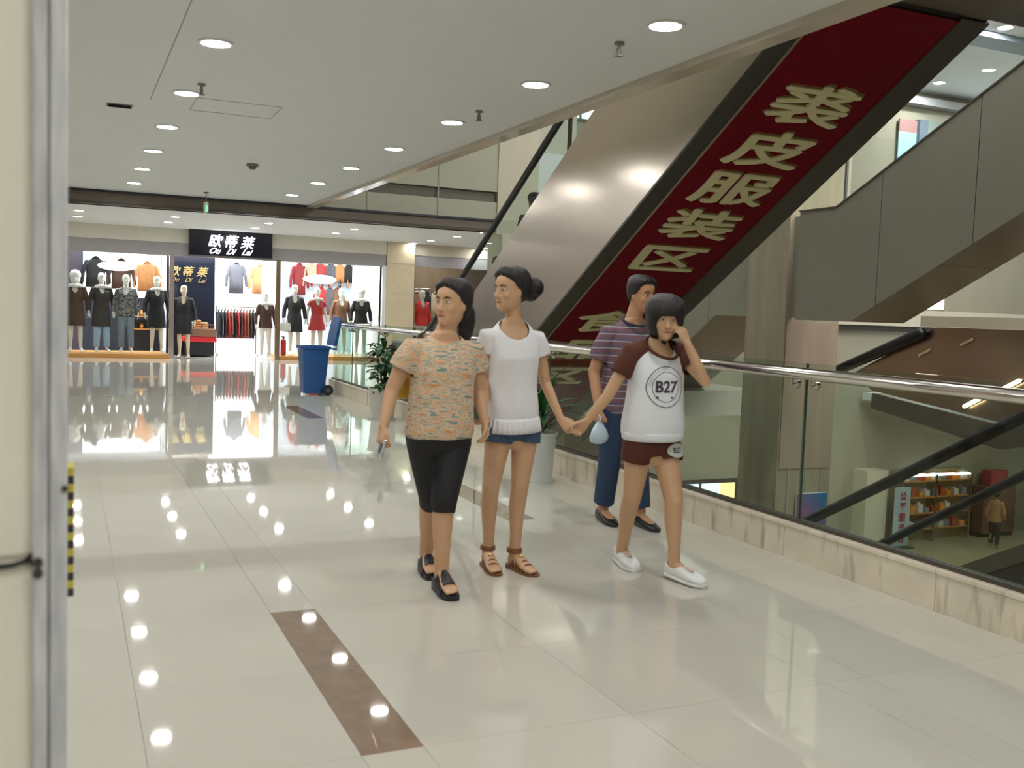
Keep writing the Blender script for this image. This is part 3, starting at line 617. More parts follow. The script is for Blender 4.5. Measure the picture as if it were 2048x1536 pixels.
mb = MB(); mb.bx(16.8, 34, 15.6, 16.25, 7.62, 7.75); struct('trim_12', mb, mat('blue grey beam', (0.22, 0.25, 0.30), 0.5), 'blue grey shutter beam on the upper ceiling')
mb = MB(); mb.bx(17.4, 18.3, 19.9, 20.5, 4.6, 7.75); struct('trim_13', mb, m_cream, 'cream pilaster of the upper storey')
ui = 0
for x, y in ((20.63, 19.45), (20.6, 17.9), (17.05, 15.2), (17.98, 15.28), (17.2, 14.2), (24.0, 19.2), (24.0, 17.4), (24.2, 15.0), (13.5, 15.0), (13.5, 11.5), (17.0, 11.5), (8.5, 15.0), (8.5, 9.0), (13.5, 7.0), (17.0, 7.0), (8.5, 2.0), (20.5, 11.5), (20.5, 7.0)):
    seen = (x, y) in ((20.63, 19.45), (20.6, 17.9), (17.05, 15.2), (17.98, 15.28), (17.2, 14.2)); 
    lab = 'small upper storey downlight, %s between the two escalators' % ['lowest left one', 'lowest right one', 'upper left one', 'upper middle one', 'topmost right one'][ui] if seen else 'upper storey downlight outside the view'
    if seen: ui += 1
    downlight(x, y, 7.75, lab, 0.17, m_lampu, 'upper storey downlights' if seen else 'upper storey downlights outside the view')
for k in range(6):
    downlight(22.0+1.9*(k % 3), 17.0-4.5*(k//3)+0.01*k, -0.6, 'unseen downlight added to light the lower storey', 0.14, m_lamp, 'unseen downlights added for the lower storey')  # lamps added out of view so the lower floor gets light
mb = MB(); mb.bx(19.5, 34, -6, 20.3, -0.6, -0.4); struct('ceiling_lower', mb, m_ceil, 'ceiling of the lower storey gallery')
# ================================================================== the lit clothing shop at the end
def sheet(x0, x1, y0, y1, z0, z1, m, name, parent): mb = MB(); mb.bx(x0, x1, y0, y1, z0, z1); return put(name, mb, m, parent)
SHOP = thing('shopfront', 'lit clothing shop front with two display windows at the end of the floor', 'shopfront', (3.9, 25.4, 0))
sheet(-6, 7.65, 25.3, 25.6, 2.50, 2.81, m_fgrey, 'lower_fascia', SHOP); sheet(-6, 7.65, 25.28, 25.6, 2.81, 3.15, mat('pale cream fascia', (0.72, 0.68, 0.60), 0.6), 'upper_fascia', SHOP)
m_post = mat('bronze post', (0.30, 0.21, 0.13), 0.25, metal=0.7)
for x in (2.29, 4.84): 
    sheet(x-0.055, x+0.055, 25.28, 25.40, 0, 2.52, m_post if x > 4 else m_steel, 'post', SHOP)
sheet(7.56, 7.66, 25.28, 25.40, 0, 2.52, m_white, 'post', SHOP)
for a, b in ((-5.9, 2.25), (4.9, 7.55)):
    sheet(a, b, 25.26, 27.0, 0, 0.10, m_wood, 'window_plinth', SHOP)
for a, b in ((-5.9, -3.2), (-3.18, -0.45), (-0.43, 2.22), (4.9, 6.22), (6.24, 7.55)):
    sheet(a, b, 25.34, 25.352, 0.10, 2.5, m_sglass, 'window_pane', SHOP)
mb = MB(); mb.bx(-6, 8.4, 30.0, 30.2, 0, 3.15); struct('wall_shop_back', mb, m_white, 'white back wall of the clothing shop')
mb = MB(); mb.bx(7.66, 7.9, 25.6, 30, 0, 3.15); struct('wall_shop_right', mb, m_white, 'white side wall of the clothing shop')
mb = MB(); mb.bx(7.66, 8.42, 25.25, 25.9, 0, 3.15); struct('trim_14', mb, mat('cream pillar', (0.66, 0.56, 0.38), 0.5), 'cream pillar between the two shops')
for z in (0.9, 1.8, 2.6):
    mb = MB(); mb.bx(7.655, 8.425, 25.245, 25.26, z, z+0.008); struct('trim_15', mb, m_joint)
# interior lamps
for k, (x, y) in enumerate([(x, y) for x in (-2.6, 0.4, 1.7, 2.9, 4.1, 5.6, 6.9) for y in (26.2, 28.3)]):
    mb = MB()
    t = thing('shop_ceiling_panel', 'square lamp panel on the ceiling inside the clothing shop', 'ceiling light', (x, y, 3.14), 'lamp panels inside the clothing shop')
    sheet(x-0.25, x+0.25, y-0.25, y+0.25, 3.115, 3.125, mat('shop panel light', (1, 1, 1), 0.4, emit=62, emcol=(0.90, 0.95, 1)), 'diffuser', t); sheet(x-0.27, x+0.27, y-0.27, y+0.27, 3.125, 3.15, m_rim, 'frame', t)
# sign
SG = thing('shop_sign', 'black box sign with white lit characters above the shop entrance', 'sign', (3.66, 25.2, 2.84))
mb = MB(); mb.bx(2.66, 4.64, 25.08, 25.278, 2.535, 3.148); put('box', mb, m_blackg, SG, bev=0.01)
m_sl = mat('lit white letter', (1, 0.97, 1), 0.4, emit=3.2, emcol=(1, 0.97, 1))
for k, (c, lat, x) in enumerate((('欧', 'Ou', 3.28), ('蒂', 'Di', 3.66), ('莱', 'Lai', 4.04))):
    put('character', textmesh(c, 0.32, (x, 25.07, 2.90-0.005*k), (1, 0, 0), (0, 0, 1), off=SG.location, ext=0.012, bold=0.005, shear=0.25), m_sl, SG)
    put('script_word', textmesh(lat, 0.20, (x-0.01, 25.07, 2.655), (1, 0, 0), (0, 0, 1), off=SG.location, ext=0.012, offset=0.003, shear=0.6), m_sl, SG)
# dark partition with golden characters
PT = thing('partition', 'black glossy partition with golden characters left in the shop entrance', 'partition', (2.9, 27.1, 0))
sheet(2.32, 3.52, 27.0, 27.06, 0, 2.62, m_blackg, 'panel', PT); sheet(2.32, 3.54, 26.99, 27.07, 2.62, 2.66, m_steel, 'top_rail', PT)
m_gold = mat('gold letter', (0.72, 0.55, 0.22), 0.3, metal=0.8, emit=0.12)
for c, lat, x in (('欧', 'Ou', 2.52), ('蒂', 'Di', 2.86), ('莱', 'Lai', 3.2)):
    put('character', textmesh(c, 0.27, (x, 26.985, 2.18), (1, 0, 0), (0, 0, 1), off=PT.location, ext=0.01, offset=0.005, shear=0.25), m_gold, PT)
    put('script_word', textmesh(lat, 0.17, (x, 26.985, 1.96), (1, 0, 0), (0, 0, 1), off=PT.location, ext=0.01, shear=0.5), m_gold, PT)
# white backlit wall panels
WP = thing('light_wall', 'glowing white display wall with two jackets inside the shop entrance', 'display wall', (4.6, 29.2, 0)); sheet(3.72, 5.50, 29.2, 29.28, 0.75, 3.1, m_litw, 'lit_panel', WP); sheet(3.68, 5.54, 29.28, 29.34, 0.0, 3.12, m_white, 'backing', WP)
WL = thing('light_wall', 'glowing white display panel with three jackets in the left window', 'display wall', (1.3, 28.2, 0)); sheet(0.36, 2.28, 28.2, 28.26, 1.45, 2.66, m_litw, 'lit_panel', WL); sheet(0.3, 2.30, 28.26, 28.32, 0, 2.7, mat('dark blue cladding', (0.03, 0.035, 0.06), 0.4), 'backing', WL); sheet(-4, 0.3, 28.26, 28.32, 0, 2.7, mat('dark purple cladding', (0.07, 0.05, 0.08), 0.5), 'side_cladding', WL)
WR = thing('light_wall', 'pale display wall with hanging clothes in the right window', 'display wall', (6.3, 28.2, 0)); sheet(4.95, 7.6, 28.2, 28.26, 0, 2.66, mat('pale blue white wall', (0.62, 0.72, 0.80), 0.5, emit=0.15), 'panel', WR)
sheet(7.3, 7.56, 27.2, 27.26, 0.1, 2.5, m_litw, 'lit_edge', WR); sheet(7.28, 7.58, 27.26, 27.3, 0.1, 2.52, m_white, 'edge_backing', WR)
# ------------------------------------------------------------------ hanging garments (flattened jacket with sleeves on a hanger)
def jacket_mb(long=0.75, wd=0.25):
    mb = MB(); rings = []
    for z, hw, hd in ((-long, wd*0.98, 0.06), (-long*0.6, wd*0.92, 0.07), (-0.25, wd*0.95, 0.075), (-0.10, wd*0.92, 0.06), (-0.03, wd*0.5, 0.045), (0.02, 0.08, 0.035)): rings.append(sring(V((0, 0, z)), V((1, 0, 0)), V((0, -1, 0)), hw, hd, hd, 16))
    mb.loft(rings)
    for s in (-1, 1): mb.limb([(s*wd*0.86, 0, -0.10), (s*(wd+0.06), -0.02, -0.38), (s*(wd+0.08), -0.03, -0.62)], [0.062, 0.055, 0.045], 10, flat=0.8)
    mb.limb([(-0.07, -0.03, 0.0), (0, -0.055, 0.045), (0.07, -0.03, 0.0)], [0.025, 0.03, 0.025], 8)
    return mb
def hanger_mb():
    mb = MB(); mb.limb([(-0.2, 0, -0.06), (0, 0, 0.03), (0.2, 0, -0.06)], [0.008]*3, 6); mb.limb([(0, 0, 0.03), (0, 0, 0.10), (0.03, 0, 0.13), (0.05, 0, 0.10)], [0.004]*4, 6); return mb
m_hang = mat('hanger', (0.5, 0.5, 0.5), 0.3, metal=0.8)
JA, JH = jacket_mb(), hanger_mb(); JP = {}
def fabric(n, c): return mat(n+' cloth', c, 0.7, nz=0.25, sc=12, bump=0.3, bsc=30)
def garment_on_hanger(x, y, z, cname, col, label, lng=0.75, sx=1.0, group=None, rot=0.0, sy=1.0):
    t = thing('hanging_jacket', label, 'jacket', (x, y, z), group); t.rotation_euler = (0, 0, rot); t.scale = (sx, sy, 1)
    k = lng
    if k not in JP:
        p = jacket_mb(lng).mesh('jacket'); p.polygons.foreach_set('use_smooth', [True]*len(p.polygons)); q = JH.mesh('hanger'); JP[k] = (p, q); p.materials.append(m_hang); q.materials.append(m_hang)
    p, q = JP[k]
    a = bpy.data.objects.new('jacket', p); a.parent = t; COL.objects.link(a); a.material_slots[0].link = 'OBJECT'; a.material_slots[0].material = fabric(cname, col)
    b_ = bpy.data.objects.new('hanger', q); b_.parent = t; COL.objects.link(b_)
    return t
BL, BR, OR = (0.008, 0.008, 0.011), (0.06, 0.027, 0.017), (0.55, 0.24, 0.09)
RE, GR, TA = (0.42, 0.025, 0.03), (0.10, 0.10, 0.115), (0.22, 0.10, 0.05)
g = 'jackets on the glowing panels'
garment_on_hanger(0.66, 28.1, 2.44, 'black', BL, 'black jacket, leftmost of three on the glowing panel', group=g)
garment_on_hanger(1.28, 28.1, 2.42, 'brown', BR, 'dark brown jacket, middle of three on the glowing panel', group=g)
garment_on_hanger(1.92, 28.1, 2.38, 'orange', OR, 'orange tan jacket, rightmost of three on the glowing panel', group=g)
garment_on_hanger(4.38, 29.1, 2.52, 'grey', GR, 'dark grey long jacket on the glowing wall in the entrance', 0.85, 0.85, g)
garment_on_hanger(5.05, 29.1, 2.48, 'orange', OR, 'orange brown coat on the glowing wall in the entrance', 0.8, 0.95, g)
g = 'clothes along the top of the right window'
for k, (x, cn, c, z, d) in enumerate(((5.95, 'dark red', (0.25, 0.02, 0.025), 2.55, 'dark red long dress at the left'), (6.3, 'beige', (0.5, 0.4, 0.28), 2.6, 'beige top beside the dark red dress'), (6.55, 'red', RE, 2.6, 'bright red top in the middle'), (6.85, 'grey', GR, 2.6, 'dark grey jacket right of the red top'), (7.1, 'orange', OR, 2.6, 'orange jacket near the right end'), (7.36, 'black', BL, 2.6, 'black jacket at the right end'))):
    garment_on_hanger(x, 28.05, z, cn, c, d+' of the upper rail in the right window', 0.85 if k == 0 else 0.5, 0.75, g)
for k, (x, cn, c, d) in enumerate(((6.55, 'red', RE, 'red'), (6.8, 'grey', GR, 'grey'), (7.0, 'tan', TA, 'tan'))):
    garment_on_hanger(x, 27.9, 1.9, cn, c, '%s garment on the lower rail in the right window' % d, 0.75, 0.7, 'clothes on the lower rail of the right window')
for z, x0, x1, y in ((2.70, 5.7, 7.55, 28.05), (2.03, 6.3, 7.3, 27.9)):
    t = thing('clothes_rail', 'steel clothes rail in the right window, %s one' % ('upper' if z > 2.5 else 'lower'), 'clothes rail', (x0, y, z)); mb = MB(); mb.cyl((x0, y, z), (x1, y, z), 0.014, 10); put('tube', mb, m_chrome, t, 40)
    for x in (x0+0.05, x1-0.05): mb = MB(); mb.bx(x-0.01, x+0.01, y, 28.2, z-0.01, z+0.01); put('bracket', mb, m_chrome, t)
# clothes rack in the entrance: garments seen from the side
RK = thing('clothes_rack', 'low clothes rack full of dark and red garments in the shop entrance', 'clothes rack', (4.2, 27.6, 0))
mb = MB(); mb.cyl((3.62, 27.6, 1.30), (4.72, 27.6, 1.30), 0.016, 10); put('rail', mb, m_chrome, RK, 40)
for x in (3.64, 4.70):
    mb = MB(); mb.cyl((x, 27.6, 0.02), (x, 27.6, 1.32), 0.016, 10); put('upright', mb, m_chrome, RK, 40)
    mb = MB(); mb.bx(x-0.02, x+0.02, 27.3, 27.9, 0.0, 0.04); put('foot', mb, m_chrome, RK)
cc = [('black', BL), ('grey', GR), ('brown', BR), ('red', RE), ('tan', TA), ('black', BL), ('red', RE), ('brown', BR), ('red', RE), ('tan', TA), ('brown', BR), ('black', BL)]
for k, (n_, c) in enumerate(cc):
    garment_on_hanger(3.70+0.083*k, 27.6, 1.20, n_, c, '%s garment, %s from the left on the entrance rack' % (n_, ORD[k]), 0.75, 0.9, 'garments on the entrance rack', R(90), 0.42)
# display table with folded clothes
TB = thing('display_table', 'display table with a red cloth band and black base in the shop entrance', 'table', (3.05, 26.5, 0))
mb = MB(); mb.bx(2.75, 3.42, 26.25, 26.85, 0.05, 0.38); put('base', mb, m_black, TB, bev=0.01)
mb = MB(); mb.bx(2.68, 3.48, 26.2, 26.9, 0.38, 0.52); put('red_band', mb, fabric('bright red', (0.62, 0.02, 0.03)), TB, bev=0.03)
mb = MB(); mb.bx(2.72, 3.46, 26.2, 26.9, 0.52, 0.72); put('top', mb, mat('brown top', (0.25, 0.12, 0.07), 0.5), TB, bev=0.01)
for k, (x, y, cn, c, n_) in enumerate(((2.84, 26.5, 'white', (0.7, 0.7, 0.72), 3), (3.02, 26.4, 'orange', OR, 4), (3.02, 26.66, 'grey', GR, 3), (3.2, 26.45, 'peach', (0.62, 0.38, 0.2), 3), (3.36, 26.5, 'dark brown', BR, 2))):
    for j in range(n_):
        mb = MB(); z = 0.72+0.055*j; mb.bx(x-0.085, x+0.085, y-0.12, y+0.12, z, z+0.054)
        put('folded_garment', mb, fabric(cn, c), label='folded %s garment, %s from the bottom of its pile on the table' % (cn, ORD[j]), cat='clothing', group='folded clothes on the display table', bev=0.018)
# oval pendant lamps
for x, y, z, d in ((1.12, 26.6, 2.22, 'left'), (6.2, 26.6, 2.12, 'right')):
    t = thing('pendant_lamp', 'white boat shaped pendant lamp hanging in the %s shop window' % d, 'lamp', (x, y, 3.15))
    mb = MB(); mb.ell((x, y, z), (0.46, 0.2, 0.12)); put('shade', mb, mat('glowing shade', (1, 1, 1), 0.4, emit=2.5), t, True)
    mb = MB(); mb.cyl((x, y, z+0.1), (x, y, 3.14), 0.006, 6); put('cable', mb, m_dark, t)
    mb = MB(); mb.cyl((x, y, 3.12), (x, y, 3.15), 0.05, 14); put('ceiling_rose', mb, m_rim, t)
# low shelves with orange lit shoes in the left window
t = thing('shoe_shelf', 'dark low shelf with warm lit boards in the left window', 'shelf', (1.8, 27.9, 0))
for z in (0.62, 0.95): sheet(1.45, 2.25, 27.7, 28.15, z, z+0.03, m_wood, 'shelf_board', t)
for x in (1.45, 2.22): sheet(x, x+0.03, 27.7, 28.15, 0, 1.3, m_dark, 'side', t)
for k in range(6):
    x = 1.56+0.22*(k % 3); z = 0.65 if k < 3 else 0.98; mb = MB(); mb.ell((x, 27.9, z+0.05), (0.05, 0.12, 0.05)); mb.ell((x, 27.96, z+0.09), (0.045, 0.06, 0.07))
    put('shoe', mb, mat('tan leather', (0.55, 0.24, 0.05), 0.4), smooth=True, label='tan shoe, %s on the %s board of the dark shelf' % (['left one', 'middle one', 'right one'][k % 3], 'lower' if k < 3 else 'upper'), cat='shoe', group='shoes on the low shelf')
fe = thing('fire_extinguisher', 'small red fire extinguisher on the right window plinth', 'fire extinguisher', (5.06, 25.62, 0.1))
mb = MB(); mb.limb([(5.06, 25.62, 0.14), (5.06, 25.62, 0.46)], [0.07, 0.07], 14); put('cylinder', mb, mat('red paint', (0.55, 0.03, 0.02), 0.35), fe, True)
mb = MB(); mb.bx(5.04, 5.08, 25.6, 25.64, 0.52, 0.58); mb.bx(5.0, 5.09, 25.61, 25.63, 0.57, 0.59); put('valve', mb, m_black, fe)
# ------------------------------------------------------------------ second shop to the right
S2 = thing('shopfront', 'darker second clothing shop right of the cream pillar', 'shopfront', (10, 25.5, 0))
sheet(8.42, 13, 25.5, 25.6, 2.55, 2.85, m_fgrey, 'lower_fascia', S2); sheet(8.42, 13, 25.48, 25.6, 2.85, 3.15, m_cream, 'upper_fascia', S2); sheet(8.45, 8.52, 25.45, 25.6, 0, 2.55, m_steel, 'post', S2)
for a, b in ((8.53, 9.9), (9.92, 11.3), (11.32, 12.9)): sheet(a, b, 25.52, 25.53, 0.1, 2.55, m_sglass, 'window_pane', S2)
sheet(8.42, 13, 25.5, 27, 0, 0.1, m_wood, 'window_plinth', S2)
mb = MB(); mb.bx(8.4, 13, 28.6, 28.8, 0, 3.15); struct('wall_shop_two', mb, mat('brown wood wall', (0.22, 0.15, 0.09), 0.5, nz=0.3, sc=4, stretch=(6, 1, 0.4)), 'brown wooden back wall of the second shop')
t = thing('display_cabinet', 'dark shelf cabinet with lit boards in the second shop', 'cabinet', (8.9, 27.5, 0)); sheet(8.5, 9.25, 27.6, 27.65, 0, 2.3, m_dark, 'back_panel', t)
for z in (0.5, 0.95, 1.4, 1.9): sheet(8.5, 9.25, 27.2, 27.6, z, z+0.04, m_white, 'shelf_board', t)
t = thing('clothes_rail', 'clothes rail along the wooden wall of the second shop', 'clothes rail', (9.3, 28.3, 2.05)); mb = MB(); mb.cyl((9.3, 28.3, 2.03), (10.8, 28.3, 2.03), 0.014, 10); put('tube', mb, m_chrome, t, 40)
for x in (9.4, 10.7): mb = MB(); mb.bx(x-0.01, x+0.01, 28.3, 28.6, 2.02, 2.04); put('bracket', mb, m_chrome, t)
for k, (x, cn, c) in enumerate(((9.5, 'tan', TA), (9.85, 'black', BL), (10.1, 'beige', (0.5, 0.4, 0.28)), (10.4, 'grey', GR))):
    garment_on_hanger(x, 28.3, 1.9, cn, c, '%s garment hanging in the second shop, %s from the left' % (cn, ORD[k]), 0.75, 0.7, 'clothes in the second shop')
for x, y, d in ((9.0, 26.3, 'front left'), (10.2, 26.3, 'front right'), (9.0, 27.8, 'rear left'), (10.2, 27.8, 'rear right')):
    downlight(x, y, 3.15, 'ceiling lamp inside the second shop, the %s one of four' % d, 0.12, m_lamps, 'ceiling lamps inside the second shop')
# ================================================================== people: one remeshed body each, clothes and hair as children
def lerp(a, b, t): return V(a)*(1-t)+V(b)*t
FEM = [(-.24, .05, .06, .07), (-.13, .150, .09, .115), (0, .165, .095, .12), (.15, .155, .092, .10), (.38, .122, .085, .075), (.55, .130, .092, .08), (.70, .140, .115, .085), (.85, .148, .095, .088), (.97, .118, .064, .072), (1.05, .084, .048, .060), (1.13, .056, .05, .055)]
MAL = [(-.24, .06, .07, .07), (-.13, .155, .10, .11), (0, .165, .10, .115), (.15, .160, .10, .095), (.38, .150, .10, .085), (.55, .160, .105, .09), (.70, .175, .118, .095), (.85, .185, .105, .10), (.97, .160, .072, .082), (1.05, .10, .052, .068), (1.13, .065, .058, .062)]
def trings(P, S, side, front, tab, n=22):
    P, S = V(P), V(S); ax = S-P; out = []
    for t, hw, hf, hb in tab: out.append(sring(P+ax*t, side, front, hw, hf, hb, n))
    return out
HP = [(-.03, .09, .34, .02), (0, .16, .37, .08), (.08, .22, .395, .17), (.18, .265, .40, .25), (.30, .295, .395, .34), (.42, .312, .385, .41), (.50, .318, .375, .44), (.60, .326, .392, .455), (.70, .326, .385, .455), (.80, .305, .345, .43), (.88, .262, .285, .375), (.94, .205, .215, .295), (.98, .13, .14, .20), (1.0, .05, .05, .08)]
def hframe(yaw, pitch=0, roll=0):
    f = V((math.sin(yaw), -math.cos(yaw), 0)); s = V((math.cos(yaw), math.sin(yaw), 0)); u = V((0, 0, 1))
    q = Matrix.Rotation(pitch, 3, s); f, u = q @ f, q @ u
    q = Matrix.Rotation(roll, 3, f); return f, q @ s, q @ u
def head_pt(t, az, fr, hh):
    f, s, u = fr
    for i in range(len(HP)-1):
        if HP[i][0] <= t <= HP[i+1][0]: break
    a, b = HP[i], HP[i+1]; k = min(1, max(0, (t-a[0])/(b[0]-a[0])))
    hw, hf, hb = [a[j]+(b[j]-a[j])*k for j in (1, 2, 3)]
    x, y = math.sin(az), math.cos(az); e = 2/2.06
    X = math.copysign(abs(x)**e, x)*hw; Y = math.copysign(abs(y)**e, y); Y *= hf if Y > 0 else hb
    return X, Y
def head_mb(mb, O, fr, hh, female=True):
    f, s, u = fr; rings = []
    for t, *_ in HP:
        rg = []
        for j in range(26):
            X, Y = head_pt(t, 2*PI*j/26, fr, hh); rg.append(O + s*(X*hh) + f*(Y*hh) + u*(t*hh))
        rings.append(list(reversed(rg)))
    mb.loft(rings)
    def q(x, y, z): return O + s*(x*hh)+f*(y*hh)+u*(z*hh)
    mb.limb([q(0, .36, .54), q(0, .415, .42), q(0, .455, .335)], [.032*hh, .042*hh, .055*hh], 10)
    for sg in (-1, 1):
        mb.ell(q(.045*sg, .405, .315), (.04*hh, .04*hh, .035*hh)); rot = Matrix((s, f, u)).transposed()
        mb.ell(q(.325*sg, -.02, .43), (.035*hh, .07*hh, .125*hh), rot)
        mb.ell(q(.165*sg, .275, .36), (.10*hh, .085*hh, .11*hh), rot)
    mb.ell(q(0, .365, .06), (.07*hh, .05*hh, .05*hh))
def face_parts(root, O, fr, hh, skin, open_=1.0):
    f, s, u = fr; rot = Matrix((s, f, u)).transposed()
    def q(x, y, z): return O + s*(x*hh)+f*(y*hh)+u*(z*hh)
    for sg in (-1, 1):
        mb = MB(); mb.ell(q(.135*sg, .335, .495), (.062*hh, .035*hh, .026*hh*open_), rot); e = put('eye', mb, mat('eye white', (.62, .58, .54), .3), root, True)
        mb = MB(); mb.ell(q(.13*sg, .360, .495), (.026*hh, .013*hh, .025*hh*open_), rot); put('iris', mb, mat('dark iris', (.02, .012, .01), .2), e, True)
        mb = MB(); mb.limb([q(.06*sg, .393, .585), q(.13*sg, .378, .61), q(.215*sg, .322, .59)], [.011*hh, .017*hh, .009*hh], 8); put('eyebrow', mb, mat('eyebrow', (.05, .03, .022), .8), root, True)
    mb = MB(); mb.limb([q(-.10, .372, .19), q(0, .408, .20), q(.10, .372, .19)], [.012*hh, .026*hh, .012*hh], 8); put('lips', mb, mat('lips', (.42, .14, .10), .5), root, True)
def smooth01(x): x = min(1, max(0, x)); return x*x*(3-2*x)
def hair_obj(root, O, fr, hh, hl, thick, extra=None, name='hair', col=None, tmin=-0.03):
    """closed shell that dips below the skin outside the hairline; hl(az)-> lowest t of hair, thick(az,t) in head heights"""
    f, s, u = fr; rings = []; N = 44
    ts = [tmin+(1-tmin)*i/26 for i in range(27)]
    ts = [t for t in ts if t < .97]+[.975, 1.0]
    for t in ts:
        rg = []
        for j in range(N):
            az = 2*PI*j/N; aa = abs((az+PI) % (2*PI)-PI)
            X, Y = head_pt(max(-.03, t), az, fr, hh)
            k = smooth01((t-hl(aa, az))/.06+.5); th = -.035*(1-k)+thick(aa, t)*k
            d = V((math.sin(az), math.cos(az), 0)); zz = max(0, (t-.55))*1.9; d3 = V((d.x, d.y, zz)).normalized()
            # strand waviness
            th += k*(.009*math.sin(az*23+t*11)+.006*math.sin(az*47-t*17))
            rg.append(O + s*((X+d3.x*th)*hh)+f*((Y+d3.y*th)*hh)+u*((t+d3.z*th)*hh))
        rings.append(list(reversed(rg)))
    mb = MB(); mb.loft(rings)
    if extra: extra(mb, lambda x, y, z: O + s*(x*hh)+f*(y*hh)+u*(z*hh))
    m = mat('black hair', (.012, .009, .010), .5, nz=.5, sc=60, stretch=(1, 1, .15), bump=.8, bsc=110)
    return put(name, mb, m, root, True)
def hand(mb, wrist, d, n, th, size=.165, curl=(25, 30, 20), spread=5, thumb=35, rad=1.0):
    """d along the hand, n palm normal, th direction of the thumb side"""
    wrist = V(wrist); d = V(d).normalized(); n = V(n); n = (n-d*n.dot(d)).normalized(); th = V(th); th = (th-d*th.dot(d)-n*th.dot(n)).normalized()
    k = size/.165
    rings = []
    for t, hw, hd, o in ((-.012, .023, .019, 0), (.012, .027, .017, 0), (.04, .035, .0155, .003), (.07, .038, .014, .002), (.084, .036, .012, 0)):
        rings.append(sring(wrist+d*(t*k)+n*(o*k), th, n, hw*k, hd*k, hd*k, 16, 2.6))
    mb.loft(rings)
    for i, (off, ln, r) in enumerate(((.027, .066, .0085), (.0095, .074, .0088), (-.0085, .069, .0085), (-.0255, .054, .0075))):
        base = wrist + d*((.074-.004*abs(i-1.2))*k)+th*(off*k); a = R(spread*(1.2-i)); dd = (d*math.cos(a)+th*math.sin(a)).normalized(); nn = n
        pts = [base-dd*.012*k, base]; ang = 0
        for j, (fr_, cu) in enumerate(zip((.45, .30, .25), curl)):
            ang += R(cu); pts.append(pts[-1]+(dd*math.cos(ang)+nn*math.sin(ang))*(ln*fr_*k))
        rr = r*k*rad; mb.limb(pts, [rr, rr*1.02, rr*.97, rr*.9, rr*.78], 10)
    b = wrist+d*(.022*k)+th*(.022*k)+n*.006*k; a = R(thumb); t1 = (d*math.cos(a)+th*math.sin(a)*.85+n*.35).normalized(); t2 = (d*math.cos(a*.5)+th*math.sin(a*.4)+n*.45).normalized()
    mb.limb([b-t1*.012*k, b+t1*.030*k, b+t1*.030*k+t2*.026*k, b+t1*.030*k+t2*.046*k], [.0125*k, .0112*k, .0098*k, .0078*k], 10)
def foot(mb, ank, heel, toe, r=1.0, toes=True):
    """ank ankle joint, heel / toe points on the sole line"""
    heel, toe, ank = V(heel), V(toe), V(ank); d = (toe-heel); L = d.length; d.normalize(); s = d.cross(V((0, 0, 1))).normalized(); u = s.cross(d)
    rings = []
    for t, hw, h0, h1 in ((-.02, .018, .008, .04), (.04, .028, .0, .062), (.2, .032, .0, .085), (.42, .033, .004, .068), (.62, .039, .0, .046), (.78, .042, 0, .034), (.92, .038, 0, .024), (1.0, .024, .003, .016)):
        rings.append(sring(heel+d*(L*t)+u*((h0+h1)/2*r), s, u, hw*r, (h1-h0)/2*r, (h1-h0)/2*r, 16, 2.4))
    mb.loft(rings)
    if toes:
        for k, (o, l, q) in enumerate(((.026, .03, .0125), (.010, .032, .0095), (-.005, .026, .009), (-.018, .018, .0085), (-.03, .006, .008))):
            b = heel+d*(L*.94)+s*(o*r)+u*(.011*r); mb.limb([b-d*.02, b+d*(l*r*.7)], [q*r, q*.85*r], 8)
def body(root, J, tab=FEM, skin=None, vox=.0055, arms=(.050, .041, .036, .034, .0235), legs=(.085, .078, .056, .052, .036), hands=True, feet=None, name='body', neck=.05, extra=None):
    side = (V(J['shL'])-V(J['shR'])); side.z = 0; side.normalize(); front = side.cross(V((0, 0, 1))).normalized()
    if front.dot(V((0, -1, 0))*J.get('fsign', 1)) < 0: front = -front
    mb = MB(); mb.loft(trings(J['P'], J['S'], side, front, tab))
    S = V(J['S']); O = V(J['O'])
    f, s, u = J['fr']; hh = J['hh']
    mb.limb([S+V((0, 0, -.02)), S+V((0, 0, .06)), O + u*(.30*hh)-f*(.06*hh)], [neck*1.25, neck, neck*1.02], 16)
    head_mb(mb, O, J['fr'], hh)
    for q in 'RL':
        sh, el, wr = V(J['sh'+q]), V(J['el'+q]), V(J['wr'+q])
        mb.limb([lerp(S, sh, .55)+V((0, 0, -.028)), sh+V((0, 0, -.016)), lerp(sh, el, .45), el, lerp(el, wr, .3), wr], [arms[0]*.85, arms[0]*.88, arms[1], arms[2], arms[3], arms[4]], 14)
        if hands and 'hand'+q in J: hand(mb, wr, **J['hand'+q])
        hp, kn, an = V(J['hp'+q]), V(J['kn'+q]), V(J['an'+q])
        back = -front
        mb.limb([hp, lerp(hp, kn, .35), kn, lerp(kn, an, .30)+back*.012, lerp(kn, an, .72), an+V((0, 0, -.02))], [legs[0], legs[1], legs[2], legs[3], legs[4]*1.08, legs[4]], 16)
        foot(mb, an, *J['ft'+q], toes=J.get('toes', True))
    if extra: extra(mb)
    me = remesh(mb, vox, 3, .45); me.name = name
    loc_mesh(me, wloc(root)); return put(name, me, skin, root, True)
def cloth(root, name, mb, m, cut=None, openings=(), vox=.008, thick=.004, it=4, label=None):
    me = remesh(mb, vox, it, .5); shell(me, cut, openings, name); loc_mesh(me, wloc(root))
    o = put(name, me, m, root, True, label=label)
    md = o.modifiers.new('thickness', 'SOLIDIFY'); md.thickness = thick; md.offset = -1; return o
